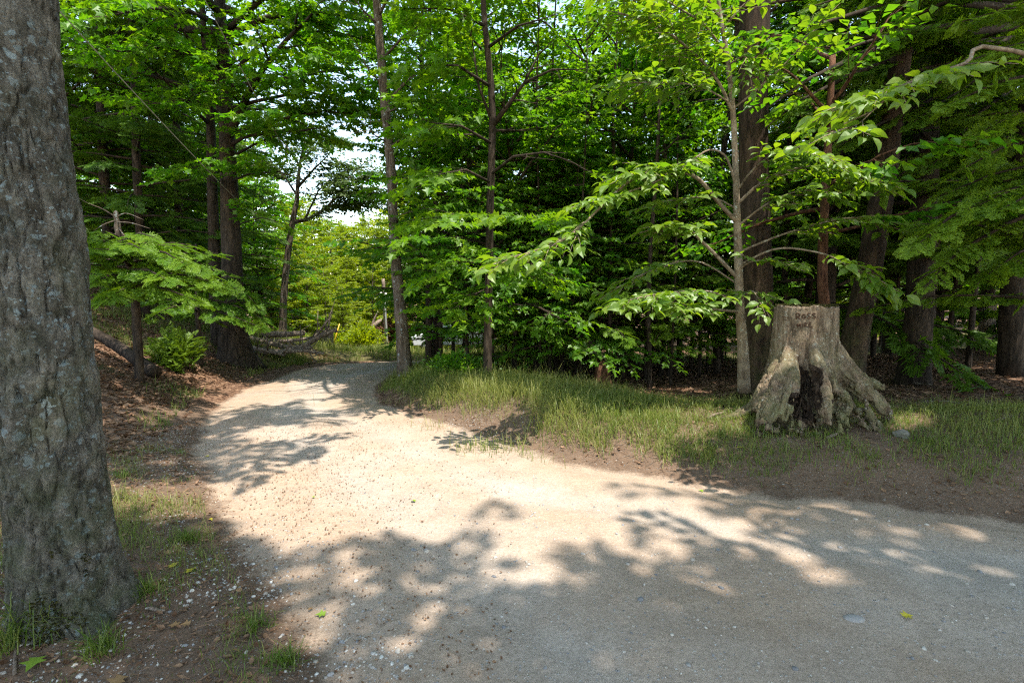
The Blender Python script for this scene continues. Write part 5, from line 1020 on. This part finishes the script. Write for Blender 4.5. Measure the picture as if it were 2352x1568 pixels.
def logs():
    # fallen branches at the foot of the forked maple: (points, radius, label)
    Ls = [([(598, 806, 15), (650, 808, 15.2), (700, 793, 15.4), (735, 772, 15.6), (774, 756, 15.8)], .10, .06, "long pale fallen branch whose cut end points up over the road bend"), ([(560, 772, 15.5), (620, 788, 15.6), (680, 800, 15.4), (715, 798, 15.2)], .09, .05, "dark fallen branch lying lowest in the heap beside the forked maple"),
          ([(600, 782, 16.5), (660, 783, 16.4), (720, 775, 16.2), (755, 768, 16)], .07, .03, "thin grey fallen branch lying across the back of the heap"), ([(640, 808, 14.6), (700, 806, 14.6), (745, 812, 14.7)], .06, .03, "grey fallen branch nearest the road at the heap's front"),
          ([(690, 800, 16), (725, 770, 16.2), (748, 742, 16.4), (760, 728, 16.5)], .05, .02, "thin dead branch sticking up steeply out of the heap"), ([(560, 795, 14.2), (600, 803, 14.2), (655, 815, 14.1)], .07, .04, "short mossy fallen branch at the maple's flared foot"),
          ([(575, 765, 17), (640, 768, 17.2), (700, 765, 17.4)], .12, .09, "thick half hidden fallen trunk behind the heap of branches")]
    rng = rg(95)
    for pts, r0, r1, lab in Ls:
        p = []
        for x, y, Y in pts:
            q = P(x, y, Y); p.append(q)
        p = smooth_path(p, 20); d = np.array([H(a[0], a[1]) for a in p]); p[:, 2] = np.maximum(p[:, 2], d + r0*.5)
        a = Acc(); tube(a, p - p[0], np.linspace(r0, r1, 20), 9, .1, int(rng.integers(99)))
        for k in range(4):
            f = rng.uniform(.3, .95); q = interp_path(p, np.array(f)) - p[0]; dd = nrm(rng.normal(0, 1, 3) + [0, 0, .6]); tube(a, [q, q + dd*.35, q + dd*.7 + [0, 0, .1]], [.025, .016, .006], 5, .1)
        tag(obj("fallen_branch", a.mesh("fallen_branch", M['deadwood']), None, p[0]), lab, "branch", "heap of fallen branches")
    p = smooth_path([GX(205, 9.6) + [0, 0, .35], GX(265, 9.4) + [0, 0, .28], GX(350, 9.0) + [0, 0, .12]], 16); a = Acc(); tube(a, p - p[0], np.linspace(.09, .11, 16), 14, .12, 3); tag(obj("fallen_log", a.mesh("fallen_log", M['bark_dark']), None, p[0]), "mossy fallen log lying up the left bank behind the huge trunk", "log")
    A, B = G(498, 824), G(582, 848); p = smooth_path([A + [0, 0, .03], (A + B)/2 + [0, 0, .06], B + [0, 0, .03]], 18); a = Acc(); tube(a, p - p[0], np.interp(np.linspace(0, 1, 18), [0, .5, 1], [.05, .12, .05]), 12, .3, 12); tag(obj("rotten_log", a.mesh("rotten_log", M['rotten']), None, p[0]), "crumbling red rotten log on the bank in front of the forked maple", "log")
    for k, (pa, pb, r, lab) in enumerate((((2120, 925), (2240, 935), .012, "bare stick lying on the shaded bank right of the stump"), ((2165, 990), (2195, 940), .009, "short upright leaning stick on the shaded bank right of the stump"), ((1625, 965), (1665, 950), .02, "stubby grey stick in the grass left of the stump roots"), ((2060, 880), (2140, 888), .03, "mossy branch stub lying just behind the right root"), ((35, 1560), (62, 1440), .008, "pale dead stem lying at the foot of the huge trunk"), ((2230, 985), (2330, 960), .01, "thin stick near the right picture edge on the bank"), ((345, 1402), (378, 1408), .012, "short stick among pebbles right of the huge trunk"), ((1900, 1010), (1925, 998), .018, "forked wood chip in front of the stump roots"), ((700, 838), (745, 826), .03, "bleached stick on the grassy bank before the bend"))):
        A, B = G(*pa), G(*pb); m = (A + B)/2 + rng.normal(0, .02, 3); p = smooth_path([A + [0, 0, r], m + [0, 0, r + .02], B + [0, 0, r]], 12); a = Acc(); tube(a, p - p[0], np.linspace(r, r*.5, 12), 6, .12, k); tag(obj("fallen_stick", a.mesh("fallen_stick", M['deadwood']), None, p[0]), lab, "stick", "sticks lying on the ground")
    for k, (px, py, r, lab) in enumerate(((2072, 1004, .06, "knobby grey stone at the end of the right root"), (2065, 872, .07, "mossy stone behind the stump's right root"))):
        b = G(px, py); u = np.linspace(0, np.pi, 14); w = np.linspace(0, 2*np.pi, 20, endpoint=False); s = np.stack([np.outer(np.sin(u), np.cos(w)), np.outer(np.sin(u), np.sin(w)), np.repeat(np.cos(u)[:, None], 20, 1)], -1).reshape(-1, 3)
        s = s*(r*(1 + .8*fbm(s*1.5 + k*7, 3, 3)))[:, None]*[1.2, 1, .75]; i = np.arange(13)[:, None]*20; j = np.arange(20)[None, :]; a = Acc(); a.add(s, [np.stack([i+j, i+20+j, i+20+(j+1) % 20, i+(j+1) % 20], -1).reshape(-1, 4)])
        tag(obj("stone", a.mesh("stone", M['rock']), None, b + [0, 0, r*.3]), lab, "stone", "stones by the stump")
logs()
def car():
    c = GX(1030, 30); r = thing("parked_car", c, "pale grey car parked beyond the bend, mostly hidden behind trunks and leaves", "car"); r.rotation_euler = (0, 0, .25)
    pr = [(-2.1, .35), (-2.15, .75), (-1.9, .95), (-1.25, 1.0), (-.75, 1.42), (.75, 1.45), (1.35, 1.02), (2.05, .92), (2.15, .6), (2.1, .35)]
    def prism(pts, y0, y1, mat, nm, parent):
        n = len(pts); v = [(x, y0, z) for x, z in pts] + [(x, y1, z) for x, z in pts]; a = Acc(); i = np.arange(n); a.add(v, [np.stack([i, (i+1) % n, (i+1) % n + n, i + n], 1)]); a.f.setdefault(n, []).append(np.array([i[::-1]])); a.f[n].append(np.array([i + n]))
        o = obj(nm, a.mesh(nm, mat, False), parent); bv = o.modifiers.new("b", 'BEVEL'); bv.width = .05; bv.segments = 2; return o
    prism(pr, -.85, .85, M['carpaint'], "body", r)
    for y0, y1 in ((-.86, -.845), (.845, .86)): prism([(-1.1, 1.03), (-.7, 1.36), (-.02, 1.38), (-.02, 1.03)], y0, y1, M['carglass'], "side_window", r); prism([(.05, 1.03), (.05, 1.38), (.7, 1.38), (1.2, 1.04)], y0, y1, M['carglass'], "side_window", r)
    for x in (-1.35, 1.35):
        for y in (-.82, .82): a = Acc(); tube(a, [[x, y - .1, .33], [x, y + .1, .33]], .33, 20); w = obj("wheel", a.mesh("wheel", M['rubber']), r); a = Acc(); s = math.copysign(1, y); tube(a, [[x, y + s*.1, .33], [x, y + s*.115, .33]], .2, 16); obj("rim", a.mesh("rim", M['galv']), w)
car()

# ------------------------------------------------------------------ grass, leaf litter, gravel
def blades(acc, rng, x, y, z, h, w, lean=.75, var=None):
    n = len(x); a = rng.uniform(0, 2*np.pi, n); d = np.stack([np.cos(a), np.sin(a)], 1); s = np.stack([-d[:, 1], d[:, 0]], 1); L = lean*rng.uniform(.2, 1.4, n)
    out = np.zeros((n, 7, 3)); base = np.stack([x, y, z], 1)
    for k, (t, ww) in enumerate(((0, 1), (.4, .85), (.75, .55))):
        c = base.copy(); c[:, :2] += d*(L*h*t*t)[:, None]; c[:, 2] += h*t*(1 - .25*L*t)
        for q, sg in ((0, -1), (1, 1)): out[:, 2*k+q] = c; out[:, 2*k+q, :2] += s*(sg*w*ww/2)[:, None]
    c = base.copy(); c[:, :2] += d*(L*h)[:, None]; c[:, 2] += h*(1 - .35*L); out[:, 6] = c
    o = (np.arange(n)*7)[:, None]; v = rng.uniform(0, 1, n) if var is None else var
    acc.add(out.reshape(-1, 3), [np.concatenate([np.array([[0, 1, 3, 2]]) + o, np.array([[2, 3, 5, 4]]) + o]), np.array([[4, 5, 6]]) + o], np.repeat(v, 7))
def scatter_grass():
    rng = rg(201); acc = Acc()
    def field(n, x0, x1, y0, y1, dens, hgt, w, tone=.4):
        x = rng.uniform(x0, x1, n); y = y0 + (y1-y0)*rng.uniform(0, 1, n)**1.3; z, rb, lb, sd = terrain(x, y); p = np.stack([x, y, 0*x], 1); k = dens(x, y, rb, lb, sd, fbm(p*.9, 51, 3), fbm(p*2.6, 53, 2)) > rng.uniform(0, 1, n)
        x, y, z = x[k], y[k], z[k]; nz = fbm(p[k]*.8, 55, 2); h = hgt(x, y)*np.exp(rng.normal(0, .35, len(x)))*(1 + nz*.9); blades(acc, rng, x, y, z - .01, np.clip(h, .03, .6), w*rng.uniform(.6, 1.3, len(x)), var=np.clip(rng.normal(tone, .28, len(x)) + nz*.7, 0, 1))
    def verge(x, y, rb, lb, sd, n1, n2): return (sstep(.12, .6, rb + n1*.5)*(1 - sstep(2.2, 3.3, rb + n2*.8)))*np.clip(.85 + n2*2.0 + n1*.8, .05, 1.2)*np.where((x > 2.0) & (y < 8), .22, 1)
    field(150000, -3.2, 4, 4.5, 14, verge, lambda x, y: .155 - .05*sstep(.6, 2.2, x), .006)
    field(42000, -3.2, 5, 4.3, 12, lambda x, y, rb, lb, sd, n1, n2: (rb > .05)*sstep(.02, .3, rb + n2*.4)*(1 - sstep(1.5, 2.6, rb))*np.clip(.25 - n1*1.8 + n2, 0, 1)*.7, lambda x, y: .075 + 0*x, .0045, .6)
    field(90000, 1.5, 8.5, 3.8, 9, lambda x, y, rb, lb, sd, n1, n2: sstep(.2, .85, rb + n1*.5)*(1 - sstep(3.0, 5, rb))*np.clip(.28 + n1*2.6 + n2*1.2, 0, 1)*.8, lambda x, y: .10 + 0*x, .005, .5)
    field(60000, 1.2, 9, 3.4, 9, lambda x, y, rb, lb, sd, n1, n2: (rb > .1)*sstep(.1, .9, rb + n2*.5)*(1 - sstep(3, 5, rb))*np.clip(.22 - n1*1.6, 0, 1), lambda x, y: .05 + 0*x, .004, .85)
    field(26000, -4, 8, 12, 20, lambda x, y, rb, lb, sd, n1, n2: sstep(.3, 1, rb)*(1 - sstep(2, 4, rb)), lambda x, y: .18 + 0*x, .010)
    field(60000, -13, -3.5, 6, 19, lambda x, y, rb, lb, sd, n1, n2: (lb > .35)*np.clip(n1*2.2 - .12 + .9*sstep(12, 14, y)*(lb < 4.5), 0, 1), lambda x, y: .13 + 0*x, .008)
    field(70000, -17, 6, 15, 38, lambda x, y, rb, lb, sd, n1, n2: (sd > .3)*.9*(x < 2)*np.clip(.7 + n1*1.5, 0, 1), lambda x, y: .3 + 0*x, .02)
    field(90000, -4.5, -.2, 1.3, 6.5, lambda x, y, rb, lb, sd, n1, n2: (lb > .10)*np.clip(n1*2.4 + n2*1.6 + .02, 0, 1)*.8, lambda x, y: .075 + 0*x, .0035)
    field(14000, -4.5, -.2, 1.3, 6.5, lambda x, y, rb, lb, sd, n1, n2: (lb > .05)*np.clip(.35 - n1, 0, 1), lambda x, y: .03 + 0*x, .003)
    o = obj("grass", acc.mesh("grass", M['grass'], False)); tag(o, kind="stuff")
    # arching tufts at the foot of the huge trunk
    for px, py, n, h, lab in ((88, 1462, 170, .24, "dark green arching grass tuft in front of the huge trunk"), (15, 1500, 90, .26, "grass tuft cut by the left picture edge"), (335, 1365, 80, .13, "low grass tuft right of the mossy root"), (235, 1500, 130, .13, "thin upright grass tuft among dry stems near the lower left corner"), (432, 1245, 120, .13, "grass tuft among white pebbles right of the huge trunk"), (655, 1520, 110, .10, "grass tuft among pebbles at the bottom of the verge"), (285, 1098, 50, .13, "small grass tuft right beside the trunk in the verge litter"), (585, 1440, 90, .09, "short grass tuft on the pebbly verge"), (1965, 940, 110, .16, "dry grass tuft hanging between the stump's right roots")):
        c = G(px, py); a = Acc(); r = rng.normal(0, .035, (n, 2)); x, y = c[0] + r[:, 0], c[1] + r[:, 1]; blades(a, rng, x - c[0], y - c[1], terrain(x, y)[0] - c[2] - .01, h*rng.uniform(.5, 1.2, n), .005*np.ones(n), 1.0, np.clip(rng.normal(.25, .25, n), 0, 1)); tag(obj("grass_tuft", a.mesh("grass_tuft", M['grass'], False), None, c), lab, "grass tuft", "grass tufts on the verge")
scatter_grass()
def scatter_litter():
    rng = rg(202); acc = Acc(); T = T0 = (np.array([(0, 0, 0), (.3, .3, .16), (.22, .7, .1), (0, 1, .22), (-.22, .7, .14), (-.3, .3, .1), (0, .5, -.02)]), [np.array([[0, 1, 6], [1, 2, 6], [2, 3, 6], [3, 4, 6], [4, 5, 6], [5, 0, 6]])])
    def field(n, x0, x1, y0, y1, dens, size):
        x = rng.uniform(x0, x1, n); y = y0 + (y1-y0)*rng.uniform(0, 1, n)**1.2; z, rb, lb, sd = terrain(x, y); p = np.stack([x, y, 0*x], 1); k = dens(rb, lb, sd, fbm(p, 61, 3), y) > rng.uniform(0, 1, n); p = np.stack([x, y, z + .006], 1)[k]; m = len(p)
        a = rng.uniform(0, 6.28, m); stamp(acc, T, p, nrm(np.stack([np.cos(a), np.sin(a), rng.normal(0, .25, m)], 1)), nrm(np.array([0, 0, 1.]) + rng.normal(0, .35, (m, 3))), size*rng.uniform(.6, 1.3, m), np.clip(rng.beta(1.6, 2, m), 0, 1))
    field(42000, -14, -3, 5, 18, lambda rb, lb, sd, n, y: (lb > .15)*(.9 - n*.4)*sstep(.1, 1, lb), .075)
    field(20000, -2, 14, 7, 22, lambda rb, lb, sd, n, y: sstep(1.6, 3, rb)*.9, .085)
    field(24000, -3, 9, 3, 12, lambda rb, lb, sd, n, y: ((rb > .05) & (rb < 3.2))*(.30 + n*.6), .042)
    field(15000, -4.5, 0, 1.2, 7, lambda rb, lb, sd, n, y: (lb > .05)*(.45 + n*.6), .035)
    field(16000, -4.5, 0, 1.2, 7, lambda rb, lb, sd, n, y: (lb > -.05)*(.45 - n*.8), .016)
    field(26000, -1, 9, 2.6, 7, lambda rb, lb, sd, n, y: (rb > .0)*(rb < 2)*(.5 - n*.8), .017)
    T = (np.array([(0, 0, 0), (.03, .5, .02), (0, 1, 0), (-.03, .5, .02)]), [np.array([[0, 1, 2, 3]])])
    field(16000, -4.5, .2, 1.2, 7, lambda rb, lb, sd, n, y: (lb > -.0)*(.7 - n), .075)
    field(14000, -1, 9, 2.6, 8, lambda rb, lb, sd, n, y: (rb > .0)*(rb < 3)*(.7 - n), .075)
    T = T0
    tag(obj("leaf_litter", acc.mesh("leaf_litter", M['litter'], False)), kind="stuff")
    # single fallen leaves one can pick out
    FL = [(953, 1158, .055, 'green_leaf', "small green leaf lying on the bright sunlit road"), (2072, 1425, .055, 'yellow_leaf', "yellow green leaf lying on the shaded road at the right"), (748, 1418, .05, 'green_leaf', "pale green lobed leaf on the pebbles below the road shadow"), (708, 1406, .04, 'tan_leaf', "small orange leaf on the pebbles beside the pale green leaf"), (398, 1310, .055, 'yellow_leaf', "yellow leaf on the pebbles right of the mossy root"), (430, 1322, .07, 'yellow_leaf', "broad pale yellow leaf on pebbles between grass tufts"), (482, 1196, .04, 'yellow_leaf', "bright yellow leaf at the sunlit gravel edge"), (412, 1440, .07, 'tan_leaf', "tan leaf on litter right of the huge trunk's foot"), (438, 1444, .06, 'tan_leaf', "rust coloured leaf beside the tan leaf near the trunk's foot"), (1692, 1032, .07, 'yellow_leaf', "yellow leaf standing in the verge below the stump"), (2040, 1098, .05, 'tan_leaf', "tan oak leaf on the dark edge of the road at the right"), (480, 1050, .04, 'yellow_leaf', "pale leaf in the shade of the left roadside"), (530, 1505, .06, 'tan_leaf', "brown leaf on white pebbles near the bottom edge"), (285, 1560, .11, 'tan_leaf', "large dry pale brown leaf at the lower left edge"), (1608, 1128, .05, 'green_leaf', "dark green leaf at the shaded middle of the road"), (1880, 1395, .025, 'tan_leaf', "tiny orange leaf on the road near the blue stone"), (90, 1520, .09, 'green_leaf', "fresh green seedling leaf at the lower left corner"), (720, 1145, .03, 'green_leaf', "tiny green leaf on the sunlit road edge")]
    for k_, (px, py, s, m, lab) in enumerate(FL):
        c = G(px, py); s = s*(.62 if m == 'tan_leaf' else .85); a = Acc(); an = rng.uniform(0, 6.28); stamp(a, MAPLE if k_ % 3 else OVATE, np.array([[0, 0, .012]]), np.array([[math.cos(an), math.sin(an), .1]]), nrm(np.array([[rng.normal(0, .2), rng.normal(0, .2), 1.]])), np.array([s*1.25]), np.array([.5])); o = obj("fallen_leaf", a.mesh("fallen_leaf", M[m], False), None, c); tag(o, lab, "leaf", "single fallen leaves")
scatter_litter()
def stone_mat(name):
    m, nt, out = mat_base(name); at = N(nt, "ShaderNodeAttribute", attribute_name="var"); pos = N(nt, "ShaderNodeNewGeometry").outputs["Position"]
    c = ramp(nt, at.outputs["Fac"], [(0, (.13, .13, .14)), (.25, (.26, .25, .25)), (.5, (.36, .31, .26)), (.75, (.48, .45, .41)), (1, (.66, .64, .61))]); c = mixc(nt, .6, c, ramp(nt, noise_(nt, pos, 90, 3), [(.3, (.7, .7, .7)), (.7, (1.2, 1.2, 1.2))]), 'MULTIPLY')
    b = N(nt, "ShaderNodeBsdfPrincipled"); b.inputs["Roughness"].default_value = .85; lk(nt, c, b.inputs["Base Color"]); lk(nt, b.outputs[0], out.inputs[0]); return m
M['stones'] = stone_mat("mixed gravel")
def scatter_gravel():
    rng = rg(203); acc = Acc(); t = (1 + 5**.5)/2
    ico = nrm(np.array([(-1, t, 0), (1, t, 0), (-1, -t, 0), (1, -t, 0), (0, -1, t), (0, 1, t), (0, -1, -t), (0, 1, -t), (t, 0, -1), (t, 0, 1), (-t, 0, -1), (-t, 0, 1)], float))
    fc = np.array([(0, 11, 5), (0, 5, 1), (0, 1, 7), (0, 7, 10), (0, 10, 11), (1, 5, 9), (5, 11, 4), (11, 10, 2), (10, 7, 6), (7, 1, 8), (3, 9, 4), (3, 4, 2), (3, 2, 6), (3, 6, 8), (3, 8, 9), (4, 9, 5), (2, 4, 11), (6, 2, 10), (8, 6, 7), (9, 8, 1)])
    ed = {}; vs = list(ico); f2 = []
    def mid(a, b):
        k = (min(a, b), max(a, b))
        if k not in ed: vs.append(nrm(vs[a] + vs[b])); ed[k] = len(vs)-1
        return ed[k]
    for a, b, c in fc: x, y, z = mid(a, b), mid(b, c), mid(c, a); f2 += [(a, x, z), (b, y, x), (c, z, y), (x, y, z)]
    S2 = np.array(vs); F2 = np.array(f2)
    def put(n, x0, x1, y0, y1, dens, s0, s1, v0, v1, base=(ico, fc), pw=1.4):
        x = rng.uniform(x0, x1, n); y = y0 + (y1-y0)*rng.uniform(0, 1, n)**pw; z, rb, lb, sd = terrain(x, y); p = np.stack([x, y, 0*x], 1); k = dens(x, y, rb, lb, sd, fbm(p*1.8, 71, 3)) > rng.uniform(0, 1, n); m = int(k.sum())
        s = s0*(s1/s0)**(rng.uniform(0, 1, m)**2.2); V, F = base; a = rng.uniform(0, 6.28, m); c, sn = np.cos(a), np.sin(a)
        w = V[None]*(1 + rng.normal(0, .16, (m, len(V), 1)))*np.stack([s*rng.uniform(.8, 1.5, m), s*rng.uniform(.7, 1.1, m), s*rng.uniform(.4, .8, m)], 1)[:, None, :]
        w = np.stack([w[..., 0]*c[:, None] - w[..., 1]*sn[:, None], w[..., 0]*sn[:, None] + w[..., 1]*c[:, None], w[..., 2]], -1) + np.stack([x[k], y[k], z[k] + s*.12], 1)[:, None]
        acc.add(w.reshape(-1, 3), [(F[None] + (np.arange(m)*len(V))[:, None, None]).reshape(-1, 3)], np.repeat(np.clip(rng.uniform(v0, v1, m), 0, 1), len(V)))
    put(34000, -4.5, .3, 1.3, 7, lambda x, y, rb, lb, sd, n: np.where(lb > 0, (1 - sstep(.5, 2.0, lb)), 1 - sstep(.0, .55, -sd))*np.clip(.75 + n*1.8, 0, 1), .0025, .010, .1, .82)
    put(1500, -3, .5, 1.3, 3.2, lambda x, y, rb, lb, sd, n: np.where(lb > 0, 1, 1 - sstep(.1, .6, -sd))*np.clip(.6 + n*2, 0, 1), .006, .014, .1, .9, (S2, F2), 1)
    put(5200, -1.5, 5.5, 1.3, 5.5, lambda x, y, rb, lb, sd, n: (sd < -.15)*np.clip(.5 + n*1.6, .12, 1)*.7, .0035, .010, .0, .62)
    put(16000, -2.2, 5, 1.3, 4.6, lambda x, y, rb, lb, sd, n: (sd < -.05)*np.clip(.55 + n*1.2, .1, 1), .0016, .005, .0, .8)
    put(420, -1, 4.5, 1.3, 4, lambda x, y, rb, lb, sd, n: (sd < -.1)*.8, .007, .015, .0, .7, (S2, F2), 1)
    put(7000, -1, 8, 2.8, 8, lambda x, y, rb, lb, sd, n: ((rb > 0) & (rb < 1.6))*np.clip(.5 + n*1.5, 0, 1), .003, .009, .05, .62)
    tag(obj("gravel", acc.mesh("gravel", M['stones'], True)), kind="stuff")
    c = G(1962, 1420); a = Acc(); a.add(S2*[.055, .035, .012]*(1 + .15*vnoise(S2*1.5, 3))[:, None], [F2], .3); tag(obj("flat_stone", a.mesh("flat_stone", M['stones']), None, c), "flat bluish stone embedded in the road at the lower right", "stone")
scatter_gravel()
print("verts", sum(len(m.vertices) for m in bpy.data.meshes), "objects", len(bpy.data.objects))
